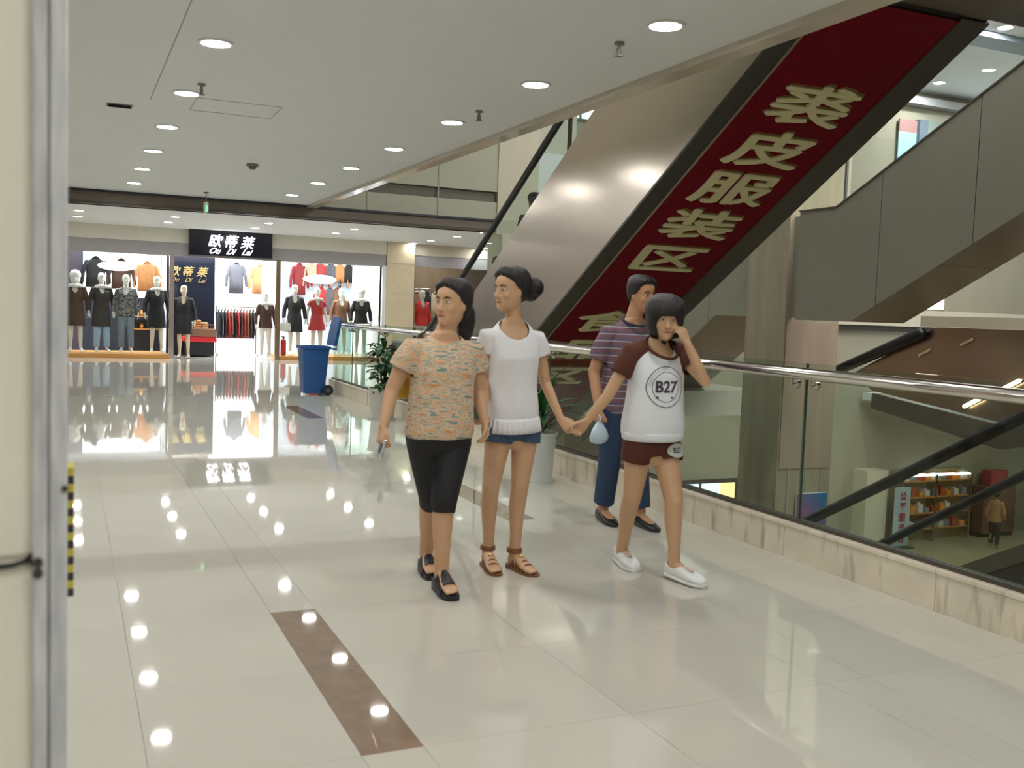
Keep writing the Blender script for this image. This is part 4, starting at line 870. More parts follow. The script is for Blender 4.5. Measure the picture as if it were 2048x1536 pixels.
def sleeve(mb, sh, el, S, frac, r0, r1):
    a = lerp(S, sh, .5)+V((0, 0, -.012)); e = lerp(sh, el, frac); mb.limb([a+V((0, 0, -.012)), V(sh)+V((0, 0, -.014)), lerp(sh, el, frac*.55), e], [r0*.86, r0*.90, (r0*.95+r1)/2, r1], 18, (1, 0))
    return (e, (V(el)-V(sh)).normalized(), r1*1.5)
def pants_mb(J, tab, side, front, frac, r, rc=(1, 0)):
    mb = MB(); mb.loft(trings(J['P'], J['S'], side, front, tab)); ops = []
    for q in 'RL':
        hp, kn, an = V(J['hp'+q]), V(J['kn'+q]), V(J['an'+q])
        if frac <= 1: pts = [hp, lerp(hp, kn, frac*.5), lerp(hp, kn, frac)]; rr = [r[0], (r[0]+r[1])/2*1.01, r[1]]; d = (kn-hp).normalized()
        else: pts = [hp, lerp(hp, kn, .5), kn, lerp(kn, an, (frac-1)*.5), lerp(kn, an, frac-1)]; rr = [r[0], (r[0]+r[1])/2, r[1], (r[1]+r[2])/2, r[2]]; d = (an-kn).normalized()
        mb.limb(pts, rr, 18, rc); ops.append((pts[-1], d, rr[-1]*1.5))
    return mb, ops
m_skin = mat('warm tanned skin', (0.58, 0.345, 0.20), .5, nz=.07, sc=9); m_skin2 = mat('skin of the younger woman', (0.58, 0.35, 0.205), .5, nz=.07, sc=9)
X3 = V((1, 0, 0)); FR = V((0, -1, 0))
def bobline(lo, front): # hairline that reaches down at the sides
    def f(a, az): return front
    return f
# ------------------------------------------------------------------ woman in the patterned blouse (in front)
W1 = thing('person', 'woman in an orange and grey patterned blouse and black capris, looking aside', 'person', (1.74, 4.73, 0))
J = dict(P=(1.735, 4.735, .775), S=(1.745, 4.73, 1.245), shR=(1.575, 4.73, 1.232), shL=(1.912, 4.73, 1.228), elR=(1.487, 4.765, 1.005), wrR=(1.425, 4.69, .835), elL=(1.957, 4.76, 1.0), wrL=(1.963, 4.68, .855),
         hpR=(1.660, 4.74, .745), hpL=(1.812, 4.73, .745), knR=(1.728, 4.80, .445), knL=(1.735, 4.635, .455), anR=(1.765, 4.965, .125), anL=(1.722, 4.605, .115),
         ftR=((1.772, 5.02, .062), (1.752, 4.82, .034)), ftL=((1.722, 4.655, .058), (1.722, 4.445, .03)), O=V((1.775, 4.715, 1.343)), hh=.225, fr=hframe(R(-58), R(-2)),
         handR=dict(d=(-.30, -.22, -.95), n=(1, .1, -.2), th=(-.1, -1, 0), curl=(40, 50, 35), size=.160), handL=dict(d=(.03, -.28, -.95), n=(-1, 0, 0), th=(0, -1, 0), curl=(28, 34, 22), size=.160))
body(W1, J, [(a, b*1.05, c*1.1, d*1.05) for a, b, c, d in FEM], m_skin, legs=(.09, .082, .058, .054, .038), arms=(.054, .045, .038, .035, .025))
face_parts(W1, J['O'], J['fr'], J['hh'], m_skin)
def hl1(a, az):
    P_ = [(0, .86), (.5, .82), (.95, .74), (1.3, .62), (1.6, .44), (1.9, .20), (2.3, .06), (3.2, .02)]
    for (x0, y0), (x1, y1) in zip(P_[:-1], P_[1:]):
        if x0 <= a <= x1: return y0+(y1-y0)*(a-x0)/(x1-x0)
    return .02
def ex1(mb, q): mb.limb([q(.02, -.46, .30), q(.03, -.52, .10), q(.04, -.50, -.16), q(.04, -.44, -.38)], [.06*.9, .05, .042, .02], 14)
hair_obj(W1, J['O'], J['fr'], J['hh'], hl1, lambda a, t: .070+.03*smooth01((a-1.2)/1.5)+.03*smooth01((t-.7)/.3), ex1)
TOP1 = [(-.02, .172, .130, .140), (.06, .182, .142, .145), (.28, .172, .138, .122), (.55, .166, .138, .110), (.72, .172, .142, .110), (.86, .168, .122, .112), (.97, .150, .09, .098), (1.05, .108, .070, .084), (1.12, .07, .06, .065)]
mb = MB(); mb.loft(trings(J['P'], J['S'], X3, FR, TOP1)); op = []
for q in 'RL': op.append(sleeve(mb, J['sh'+q], J['el'+q], J['S'], .52, .068, .070))
op.append((V(J['P'])+V((0, 0, -.0094)), V((0, 0, -1)), .3)); NB = V(J['S'])+V((0, -.02, .07))
m_bl = blotch('patterned blouse', [(.24, .28, .25), (.66, .60, .46), (.74, .30, .10), (.72, .65, .50), (.26, .30, .27), (.66, .52, .33), (.70, .24, .07)], [.36, .42, .475, .51, .56, .61, .68], (1.0, 1.0, 4.6), 13.0, .8, 3)
cloth(W1, 'blouse', mb, m_bl, lambda c: (c.z > 1.245 and ((c.x-NB.x)/.088)**2+((c.y-NB.y)/.088)**2+((c.z-NB.z)/.075)**2 < 1), op)
PT1 = [(-.20, .11, .09, .10), (-.10, .165, .118, .135), (0, .174, .122, .135), (.10, .168, .118, .125), (.18, .155, .105, .11)]
mb, op = pants_mb(J, PT1, X3, FR, 1.17, (.096, .068, .060)); cloth(W1, 'capri_trousers', mb, mat('black cloth', (.004, .004, .009), .8, nz=.2), None, op)
m_mule = mat('black leather', (.012, .012, .018), .4)
def mule(ank, heel, toe, root):
    heel, toe = V(heel), V(toe); d = (toe-heel).normalized(); L = (toe-heel).length; s = d.cross(V((0, 0, 1))).normalized()
    mb = MB(); rings = []
    for t, hw, z1 in ((-.06, .026, .0), (.0, .034, .0), (.3, .033, .0), (.6, .042, .0), (.85, .044, .0), (1.04, .036, 0), (1.10, .016, 0)):
        c = heel+d*(L*t); top = c.z; rings.append([c+s*(hw*a)+V((0, 0, b)) for a, b in ((-1, 0), (1, 0), (1, -.012), (1, -top), (-1, -top), (-1, -.012))])
    mb.loft(rings); sh = put('shoe', mb, m_mule, root, 35, label='black open toed mule')
    mb = MB(); rings = []
    for t in (.38, .52, .66, .82):
        c = heel+d*(L*t); c.z = 0.012; h = heel.z+(toe.z-heel.z)*t+.066-.075*(t-.38); rings.append([c+s*(.050*math.cos(a))+V((0, 0, h*math.sin(a))) for a in [PI*j/12 for j in range(13)]]+[c+s*(.045*math.cos(a))+V((0, 0, (h-.005)*math.sin(a))) for a in [PI*(12-j)/12 for j in range(13)]])
    mb.loft(rings); put('strap', mb, m_mule, sh, 40)
    mb = MB(); c = heel+d*(L*.60)+V((0, 0, .052)); mb.ell(c, (.012, .012, .006)); put('buckle', mb, m_gold, sh, True)
for q in 'RL': mule(J['an'+q], *J['ft'+q], W1)
ph = thing('phone', 'small silver phone held in the hand of the woman in the patterned blouse', 'phone', (1.395, 4.63, .72))
rotm = Matrix.Rotation(R(18), 3, 'Y') @ Matrix.Rotation(R(-12), 3, 'X')
def rbox(c, sx, sy, sz, rot=rotm):
    m_ = MB(); m_.bx(-sx/2, sx/2, -sy/2, sy/2, -sz/2, sz/2); m_.v = [tuple(V(c)+rot @ V(p)) for p in m_.v]; return m_
put('case', rbox((1.402, 4.632, .728), .016, .045, .095), mat('silver plastic', (.6, .6, .62), .25, metal=.6), ph, bev=.004)
put('screen', rbox((1.3928, 4.632, .735), .002, .036, .045), mat('phone screen', (.05, .06, .08), .1), ph)
bg = thing('shoulder_bag', 'small mustard yellow shoulder bag behind the arm of the patterned blouse woman', 'bag', (1.60, 4.86, 1.05))
mb = MB(); mb.loft([sring(V((1.585, 4.90, z)), V((.35, .94, 0)), V((.94, -.35, 0)), hw, hd, hd, 20, 3) for z, hw, hd in ((.955, .06, .02), (.97, .085, .036), (1.04, .09, .045), (1.10, .082, .036), (1.125, .07, .02))]); put('body', mb, mat('mustard leather', (.52, .30, .015), .45), bg, True)
mb = MB(); mb.limb([(1.57, 4.83, 1.11), (1.60, 4.80, 1.21), (1.625, 4.76, 1.29), (1.64, 4.72, 1.305), (1.64, 4.80, 1.28), (1.61, 4.88, 1.18), (1.60, 4.95, 1.11)], [.007]*7, 8); put('strap', mb, mat('dark strap', (.10, .06, .02), .5), bg, True)
# ------------------------------------------------------------------ young woman in the white tee
W2 = thing('person', 'slim woman with a hair bun in a white scoop neck tee and denim shorts', 'person', (2.2, 4.9, 0))
J = dict(P=(2.225, 4.91, .80), S=(2.205, 4.90, 1.318), shR=(2.052, 4.90, 1.30), shL=(2.352, 4.90, 1.292), elR=(2.075, 4.96, 1.045), wrR=(2.02, 4.83, .90), elL=(2.425, 4.93, 1.035), wrL=(2.482, 4.835, .842),
         hpR=(2.148, 4.91, .775), hpL=(2.300, 4.90, .775), knR=(2.105, 4.90, .47), knL=(2.265, 4.875, .46), anR=(2.135, 4.985, .095), anL=(2.262, 4.905, .09),
         ftR=((2.137, 5.02, .022), (2.112, 4.81, .012)), ftL=((2.258, 4.945, .022), (2.300, 4.735, .012)), O=V((2.178, 4.885, 1.432)), hh=.218, fr=hframe(R(-74), R(2)),
         handR=dict(d=(-.25, -.45, -.85), n=(-.8, .1, .3), th=(0, -1, .2), curl=(35, 45, 30), size=.155), handL=dict(d=(.42, -.72, -.62), n=(.5, .5, -.3), th=(-.2, -.6, .6), curl=(42, 50, 35), size=.155))
body(W2, J, [(a, b*.93, c*.95, d*.95) for a, b, c, d in FEM], m_skin2, legs=(.078, .068, .049, .046, .031), arms=(.043, .035, .031, .030, .021), neck=.044)
face_parts(W2, J['O'], J['fr'], J['hh'], m_skin2)
def hl2(a, az):
    P_ = [(0, .86), (.5, .83), (.95, .76), (1.3, .66), (1.6, .50), (1.9, .30), (2.3, .22), (3.2, .16)]
    for (x0, y0), (x1, y1) in zip(P_[:-1], P_[1:]):
        if x0 <= a <= x1: return y0+(y1-y0)*(a-x0)/(x1-x0)
    return .16
def ex2(mb, q):
    mb.ell(q(.10, -.66, .55), (.060, .052, .056)); mb.ell(q(.02, -.62, .40), (.05, .045, .045)); mb.ell(q(.05, -.72, .44), (.036, .036, .042)); mb.limb([q(.05, -.5, .5), q(.08, -.62, .5)], [.045, .04], 12)
    for k in range(9): a = k*.7; mb.limb([q(.08, -.66, .5), q(.08+.12*math.sin(a*2), -.72-.10*math.cos(a), .5+.26*math.sin(a))], [.012, .004], 6)
hair_obj(W2, J['O'], J['fr'], J['hh'], hl2, lambda a, t: .080+.03*smooth01((a-.9)/1.5)+.03*smooth01((t-.7)/.3), ex2)
TOP2 = [(-.02, .140, .100, .125), (.05, .146, .106, .130), (.20, .148, .108, .118), (.40, .136, .102, .095), (.56, .138, .110, .092), (.72, .144, .126, .094), (.86, .146, .104, .094), (.97, .136, .080, .086), (1.05, .102, .056, .070), (1.12, .066, .052, .056)]
mb = MB(); mb.loft(trings(J['P'], J['S'], X3, FR, TOP2)); op = []
for q in 'RL': op.append(sleeve(mb, J['sh'+q], J['el'+q], J['S'], .40, .057, .058))
op.append((V(J['P'])+V((0, 0, -.01)), V((0, 0, -1)), .3)); S2_ = V(J['S'])
m_tee = mat('white cotton', (.80, .80, .83), .85, nz=.03, sc=5, bump=.25, bsc=14)
cloth(W2, 'tee_shirt', mb, m_tee, lambda c: ((c.x-S2_.x+.01)/.088)**2+((c.y-S2_.y+.055)/.095)**2+((c.z-S2_.z-.055)/.105)**2 < 1, op)
mb = MB(); rings = []
for z, k in ((.852, .97), (.835, 1.0), (.805, 1.03), (.772, 1.07)):
    rg = []
    for j in range(120):
        a = 2*PI*j/120; r = k+.034*math.sin(a*30)*(1 if z < .84 else .3); rg.append(V((2.225+.146*r*math.cos(a), 4.905+.122*r*math.sin(a), z+.008*math.cos(a-.6))))
    rings.append(rg)
mb.loft(rings, False); rf = put('ruffle', mb, m_tee, W2, True, label='pleated ruffle along the hem'); md = rf.modifiers.new('t', 'SOLIDIFY'); md.thickness = .003
PT2 = [(-.16, .10, .08, .09), (-.08, .148, .10, .122), (0, .152, .104, .125), (.10, .146, .10, .11), (.16, .135, .09, .10)]
mb, op = pants_mb(J, PT2, X3, FR, .22, (.088, .090)); cloth(W2, 'denim_shorts', mb, mat('blue denim', (.045, .085, .16), .8, nz=.3, sc=40), None, op)
m_san = mat('brown leather', (.20, .085, .035), .5)
def sandal(ank, heel, toe, root):
    heel, toe, ank = V(heel), V(toe), V(ank); d = (toe-heel).normalized(); L = (toe-heel).length; s = d.cross(V((0, 0, 1))).normalized()
    mb = MB(); rings = []
    for t, hw in ((-.08, .02), (0, .033), (.3, .034), (.65, .044), (.9, .044), (1.08, .034), (1.15, .014)):
        c = heel+d*(L*t); c.z = 0; z1 = max(.008, heel.z+(toe.z-heel.z)*t); rings.append([c+s*(hw*a)+V((0, 0, b)) for a, b in ((-1, z1), (1, z1), (1, .0), (-1, .0))])
    mb.loft(rings); sh = put('shoe', mb, m_san, root, 35, label='flat brown sandal')
    for t, h, w_ in ((.30, .082, .037), (.45, .066, .040), (.60, .052, .044), (.76, .04, .046)):
        mb = MB(); rings = []
        for dt in (-.03, .03):
            c = heel+d*(L*(t+dt)); rings.append([c+s*(w_*math.cos(a))+V((0, 0, h*math.sin(a))) for a in [PI*j/10 for j in range(11)]]+[c+s*((w_-.005)*math.cos(a))+V((0, 0, (h-.005)*math.sin(a))) for a in [PI*(10-j)/10 for j in range(11)]])
        mb.loft(rings); put('strap', mb, m_san, sh, 40)
    mb = MB(); mb.limb([ank+V((0, 0, .005)), ank+V((0, 0, .03))], [.044, .041], 16, (0, 0)); put('ankle_strap', mb, m_san, sh, 40)
    mb = MB(); c = heel+d*(L*.46)+V((0, 0, .068)); mb.ell(c, (.016, .012, .008)); put('buckle', mb, m_gold, sh, True)
for q in 'RL': sandal(J['an'+q], *J['ft'+q], W2)
# ------------------------------------------------------------------ girl with the bob
G = thing('person', 'girl with a black bob in a white top with round print and brown shorts', 'person', (2.9, 4.56, 0))
J = dict(P=(2.912, 4.575, .735), S=(2.915, 4.57, 1.235), shR=(2.765, 4.58, 1.222), shL=(3.065, 4.56, 1.222), elR=(2.645, 4.615, .985), wrR=(2.555, 4.665, .848), elL=(3.098, 4.37, 1.085), wrL=(2.992, 4.395, 1.285),
         hpR=(2.836, 4.58, .72), hpL=(2.988, 4.57, .72), knR=(2.835, 4.625, .435), knL=(2.995, 4.455, .425), anR=(2.905, 4.83, .095), anL=(3.004, 4.44, .10),
         ftR=((2.915, 4.875, .02), (2.888, 4.665, .014)), ftL=((3.000, 4.478, .03), (3.058, 4.27, .018)), O=V((2.932, 4.54, 1.312)), hh=.222, fr=hframe(R(-20), R(9)), toes=False,
         handR=dict(d=(-.45, .55, -.70), n=(-.5, -.5, -.3), th=(.2, -.6, .6), curl=(42, 50, 35), size=.15), handL=dict(d=(-.42, .12, .90), n=(-.25, .95, -.1), th=(.9, .2, .3), curl=(30, 40, 30), size=.15))
m_skin3 = mat('skin of the girl', (0.58, 0.355, 0.205), .5, nz=.07, sc=9)
body(G, J, [(a, b*.92, c*.95, d*.95) for a, b, c, d in FEM], m_skin3, legs=(.080, .071, .051, .049, .033), arms=(.044, .036, .032, .031, .022), neck=.045)
face_parts(G, J['O'], J['fr'], J['hh'], m_skin3, .8)
def hl3(a, az):
    P_ = [(0, .60), (.55, .58), (.80, .46), (.98, .08), (1.3, -.04), (3.2, -.10)]
    for (x0, y0), (x1, y1) in zip(P_[:-1], P_[1:]):
        if x0 <= a <= x1: return y0+(y1-y0)*(a-x0)/(x1-x0)
    return -.06
hair_obj(G, J['O'], J['fr'], J['hh'], hl3, lambda a, t: .075+.075*smooth01(a/1.2)*smooth01(1.15-t)+.05*math.exp(-((t-.75)/.25)**2), tmin=-.12)
TOP3 = [(.04, .150, .115, .125), (.10, .176, .138, .142), (.22, .180, .140, .135), (.45, .168, .132, .110), (.60, .160, .128, .102), (.74, .158, .132, .102), (.86, .156, .112, .102), (.97, .138, .082, .088), (1.06, .10, .058, .072), (1.12, .066, .052, .058)]
m_wt = mat('white jersey', (.76, .79, .82), .85, nz=.03, sc=5, bump=.25, bsc=14); m_brn = mat('brown jersey', (.085, .022, .012), .85, nz=.1)
S3_ = V(J['S'])
mb = MB(); mb.loft(trings(J['P'], J['S'], X3, FR, TOP3)); op = [(V(J['P'])+V((0, 0, .02)), V((0, 0, -1)), .3)]
neckcut = lambda c: ((c.x-S3_.x)/.082)**2+((c.y-S3_.y+.05)/.09)**2+((c.z-S3_.z-.05)/.085)**2 < 1
cloth(G, 'top', mb, m_wt, neckcut, op)
for q in 'RL':
    mb = MB(); ops3 = []; sh, el = V(J['sh'+q]), V(J['el'+q]); a = lerp(J['S'], sh, .52)+V((0, 0, .012)); e = lerp(sh, el, .5); mb.limb([a, sh, lerp(sh, el, .3), e], [.062, .063, .062, .060], 18, (1, 0)); ops3.append((e, (el-sh).normalized(), .09))
    cloth(G, 'sleeve', mb, m_brn, lambda c: neckcut(c) or abs(c.x-S3_.x) < .072, ops3, label='brown raglan sleeve')
mb = MB(); n_ = 28; P0 = [S3_+V((.086*math.cos(2*PI*j/n_), -.048+.088*math.sin(2*PI*j/n_), .022+.055*math.sin(2*PI*j/n_))) for j in range(n_)]
mb.limb(P0+[P0[0]], [.009]*(n_+1), 8, (0, 0)); put('neck_binding', mb, m_brn, G, True)
mb = MB(); rings = []
for z, k in ((.752, .93), (.762, .99), (.79, 1.0), (.80, .985)): rings.append([V((2.912+.178*k*math.cos(2*PI*j/60)*(1+.012*math.sin(j*PI)), 4.57+.142*k*math.sin(2*PI*j/60), z)) for j in range(60)])
mb.loft(rings, False); hb = put('hem_band', mb, m_wt, G, True); md = hb.modifiers.new('t', 'SOLIDIFY'); md.thickness = .004
m_prt = mat('dark grey print', (.06, .05, .07), .8)
# round print, wrapped on the front of the top
def front_y(x, z):
    t = (z-J['P'][2])/(J['S'][2]-J['P'][2])
    for A_, B_ in zip(TOP3[:-1], TOP3[1:]):
        if A_[0] <= t <= B_[0]: break
    k = (t-A_[0])/(B_[0]-A_[0]); hw = A_[1]+(B_[1]-A_[1])*k; hf = A_[2]+(B_[2]-A_[2])*k
    c = min(.98, abs((x-2.913)/hw)); return 4.573-hf*(1-c**2.3)**(1/2.3)
lx, lz = 2.905, 1.05
def wrap(me, x0, z0, lift=.002):
    for v in me.vertices: x, z = x0+v.co.x, z0+v.co.y; v.co = V((x, front_y(x, z)-lift-.001*v.co.z, z))-G.location
    return me
def ringflat(r0, r1, n=64):
    m_ = MB(); m_.v = [(r*math.cos(2*PI*j/n), r*math.sin(2*PI*j/n), 0) for r in (r0, r1) for j in range(n)]; m_.f = [(j, (j+1) % n, n+(j+1) % n, n+j) for j in range(n)]; return m_.mesh('ring')
pr = MB()
for r0, r1 in ((.106, .110), (.078, .081)): put('print_ring', wrap(ringflat(r0, r1), lx, lz), m_prt, G)
me = text('B27', .085, 0, .003); put('print_lettering', wrap(me, lx, lz-.002), m_prt, G)
def arc_text(s, r, a0, a1, up):
    for k, ch_ in enumerate(s):
        if ch_ == ' ': continue
        a = a0+(a1-a0)*k/(len(s)-1); me = text(ch_, .020, 0, .0005); q = Matrix.Rotation(a-PI/2 if up else a+PI/2, 4, 'Z'); me.transform(Matrix.Translation((r*math.cos(a), r*math.sin(a), 0)) @ q); put('print_letter', wrap(me, lx, lz), m_prt, G)
mb = MB(); mb.v = [(-.06, -.062, 0), (.045, -.062, 0), (.045, -.053, 0), (-.06, -.050, 0)]; mb.f = [(0, 1, 2, 3)]; put('print_bar', wrap(mb.mesh('bar'), lx, lz), m_prt, G)
for k in range(26):
    a = R(25)+R(150)*k/25; q = MB(); q.v = [((.0875)*math.cos(a-.018), .0875*math.sin(a-.018), 0), ((.0875)*math.cos(a+.018), .0875*math.sin(a+.018), 0), (.100*math.cos(a+.018), .100*math.sin(a+.018), 0), (.100*math.cos(a-.018), .100*math.sin(a-.018), 0)]; q.f = [(3, 2, 1, 0)]
    pr.add(q.v, q.f)
put('print_ticks', wrap(pr.mesh('ticks'), lx, lz), mat('faded print', (.42, .42, .44), .8), G, kind='stuff')
PT3 = [(-.18, .09, .08, .09), (-.09, .160, .11, .13), (0, .168, .112, .132), (.10, .160, .108, .12), (.16, .145, .10, .10)]
mb, op = pants_mb(J, PT3, X3, FR, .30, (.094, .094)); shorts = cloth(G, 'brown_shorts', mb, m_brn, None, op)
# oval emblem on the left thigh, laid on the cloth
from mathutils.bvhtree import BVHTree
bvh = BVHTree.FromPolygons([tuple(v.co) for v in shorts.data.vertices], [tuple(q.vertices) for q in shorts.data.polygons])
nrm = V((.12, -.99, 0)).normalized(); tg = V((.99, .12, 0)); c0 = V((2.992, 4.575, .705))
def lay(me, lift):
    for v in me.vertices:
        st_ = c0+tg*v.co.x+V((0, 0, v.co.y))+nrm*.4-G.location; hit = bvh.ray_cast(st_, -nrm, .6)[0]
        v.co = (hit if hit is not None else st_-nrm*.28)+nrm*(lift+v.co.z*.3)
    return me
mb = MB(); n_ = 36
for k in (1.0, .75, .5, .25): mb.v += [(.064*k*math.cos(2*PI*j/n_), .037*k*math.sin(2*PI*j/n_), 0) for j in range(n_)]
for q in range(3): mb.f += [(q*n_+j, q*n_+(j+1) % n_, (q+1)*n_+(j+1) % n_, (q+1)*n_+j) for j in range(n_)]
mb.f.append(tuple(3*n_+j for j in range(n_)))
em = put('emblem', lay(mb.mesh('emblem'), .004), mat('pale emblem', (.52, .54, .50), .8), G, True, label='pale oval emblem on the shorts')
put('emblem_mark', lay(text('B27', .038, 0, .001), .006), m_prt, em)
m_shoe = mat('white canvas', (.80, .82, .82), .7)
def slipon(ank, heel, toe, root):
    heel, toe, ank = V(heel), V(toe), V(ank); d = (toe-heel).normalized(); L = (toe-heel).length; s = d.cross(V((0, 0, 1))).normalized(); u = s.cross(d)
    mb = MB(); rings = []
    for t, hw, h in ((-.10, .020, .05), (-.04, .034, .075), (.12, .040, .082), (.30, .041, .078), (.50, .044, .066), (.72, .050, .052), (.92, .047, .042), (1.06, .035, .032), (1.13, .016, .022)):
        rings.append(sring(heel+d*(L*t)+u*(h/2-.004), s, u, hw, h/2, h/2, 20, 2.8))
    mb.loft(rings)
    me = remesh(mb, .005, 2, .5); A = ank+d*.012
    shell(me, lambda c: (c-A).dot(u) > -.03 and ((c-A).dot(d)/.052)**2+((c-A).dot(s)/.036)**2 < 1 and c.z > heel.z+.045, name='shoe'); loc_mesh(me, wloc(root)); sh = put('shoe', me, m_shoe, root, True, label='white slip-on shoe')
    md = sh.modifiers.new('t', 'SOLIDIFY'); md.thickness = .004
    mb = MB(); rings = []
    for t, hw in ((-.12, .018), (-.05, .037), (.3, .043), (.7, .053), (.95, .050), (1.1, .034), (1.16, .014)): rings.append(sring(heel+d*(L*t)-u*.006, s, u, hw, .011, .011, 16, 4))
    mb.loft(rings); put('sole', mb, mat('white rubber', (.72, .73, .70), .5), sh, True)
    mb = MB(); mb.ell(heel+d*(L*.55)+u*.055, (.02, .05, .012), Matrix((s, d, u)).transposed()); put('tongue', mb, mat('pinkish canvas', (.66, .47, .40), .8), sh, True)
for q in 'RL': slipon(J['an'+q], *J['ft'+q], G)
# ------------------------------------------------------------------ man in the striped shirt
MN = thing('person', 'man in a purple grey striped shirt and blue jeans walking behind the girl', 'person', (3.52, 5.8, 0))
J = dict(P=(3.46, 5.82, .80), S=(3.50, 5.80, 1.335), shR=(3.312, 5.80, 1.31), shL=(3.69, 5.80, 1.31), elR=(3.235, 5.84, 1.04), wrR=(3.225, 5.74, .80), elL=(3.76, 5.86, 1.04), wrL=(3.76, 5.76, .80),
         hpR=(3.375, 5.82, .775), hpL=(3.545, 5.82, .775), knR=(3.375, 5.82, .45), knL=(3.53, 5.72, .45), anR=(3.385, 5.90, .095), anL=(3.55, 5.68, .095),
         ftR=((3.385, 5.94, .02), (3.365, 5.72, .014)), ftL=((3.55, 5.72, .02), (3.56, 5.50, .014)), O=V((3.53, 5.77, 1.455)), hh=.232, fr=hframe(R(14), R(6)), toes=False,
         handR=dict(d=(-.1, -.2, -.97), n=(1, 0, 0), th=(0, -1, 0), curl=(55, 60, 40), size=.17), handL=dict(d=(0, -.2, -.97), n=(-1, 0, 0), th=(0, -1, 0), curl=(35, 40, 25), size=.17))
m_skin4 = mat('skin of the man', (0.47, 0.245, 0.13), .5, nz=.07, sc=9)
body(MN, J, MAL, m_skin4, vox=.006, legs=(.09, .08, .058, .054, .038), arms=(.055, .047, .04, .038, .027), neck=.056)
face_parts(MN, J['O'], J['fr'], J['hh'], m_skin4)
def hl4(a, az):
    P_ = [(0, .84), (.6, .82), (.95, .76), (1.2, .58), (1.5, .46), (1.9, .34), (2.4, .20), (3.2, .14)]
    for (x0, y0), (x1, y1) in zip(P_[:-1], P_[1:]):
        if x0 <= a <= x1: return y0+(y1-y0)*(a-x0)/(x1-x0)
    return .14
hair_obj(MN, J['O'], J['fr'], J['hh'], hl4, lambda a, t: .05+.05*smooth01((t-.6)/.3))
TOP4 = [(-.08, .175, .118, .13), (.02, .180, .122, .132), (.2, .178, .125, .115), (.45, .176, .122, .105), (.7, .190, .132, .110), (.86, .196, .118, .112), (.97, .194, .088, .098), (1.06, .12, .066, .08), (1.12, .075, .062, .068)]
mb = MB(); mb.loft(trings(J['P'], J['S'], X3, FR, TOP4)); op = [(lerp(J['P'], J['S'], -.08), V((0, 0, -1)), .3)]
for q in 'RL': op.append(sleeve(mb, J['sh'+q], J['el'+q], J['S'], .72, .074, .070))
S4 = V(J['S']); m_str = bands('striped jersey', [(.17, .085, .11), (.33, .42, .48), (.15, .085, .115), (.10, .09, .15), (.16, .085, .11)], 2, 21.0, [0, .40, .52, .72, .84], .85, warp=.02)
cloth(MN, 'striped_shirt', mb, m_str, lambda c: ((c.x-S4.x)/.088)**2+((c.y-S4.y+.03)/.09)**2+((c.z-S4.z-.075)/.07)**2 < 1, op)
mb = MB(); n_ = 28; P0 = [S4+V((.085*math.cos(2*PI*j/n_), -.028+.082*math.sin(2*PI*j/n_), .05+.03*math.sin(2*PI*j/n_))) for j in range(n_)]
mb.limb(P0+[P0[0]], [.010]*(n_+1), 8, (0, 0)); put('collar', mb, mat('navy knit', (.02, .025, .05), .8), MN, True)
PT4 = [(-.2, .10, .09, .10), (-.1, .168, .115, .13), (0, .172, .118, .13), (.12, .168, .112, .11)]
mb, op = pants_mb(J, PT4, X3, FR, 1.92, (.100, .078, .072)); cloth(MN, 'jeans', mb, mat('dark blue denim', (.022, .048, .105), .8, nz=.3, sc=40), None, op, vox=.01)
for q in 'RL':
    h_, t_ = V(J['ft'+q][0]), V(J['ft'+q][1]); d = (t_-h_).normalized(); s = d.cross(V((0, 0, 1))).normalized(); mb = MB(); rings = []
    for t, hw, h in ((-.10, .02, .06), (-.03, .036, .085), (.2, .042, .09), (.5, .046, .068), (.8, .05, .05), (1.05, .038, .036), (1.16, .014, .02)): rings.append(sring(h_+d*(.22*t)+V((0, 0, h/2-.018)), s, V((0, 0, 1)), hw, h/2, h/2, 18, 2.8))
    mb.loft(rings); put('shoe', mb, mat('black shoe leather', (.012, .012, .014), .35), MN, True)
pb = thing('plastic_bag', 'crumpled pale blue plastic bag hanging from the hand of the striped shirt man', 'bag', (3.21, 5.70, .62))
mb = MB(); rings = []
for i, (z, rw, rd) in enumerate(((.57, .03, .02), (.585, .06, .035), (.62, .07, .04), (.66, .055, .035), (.695, .03, .022), (.715, .016, .012))):
    rings.append([V((3.212+rw*(1+.12*math.sin(5*j+i))*math.cos(2*PI*j/18), 5.695+rd*(1+.15*math.cos(4*j+2*i))*math.sin(2*PI*j/18), z)) for j in range(18)])
mb.loft(rings); put('bag_body', mb, mat('pale blue plastic', (.52, .66, .76), .3), pb, 50)
mb = MB(); mb.limb([(3.205, 5.68, .70), (3.205, 5.67, .745), (3.212, 5.70, .76), (3.22, 5.72, .745), (3.218, 5.71, .70)], [.006]*5, 6); put('bag_handle', mb, MATS['pale blue plastic'], pb, True)
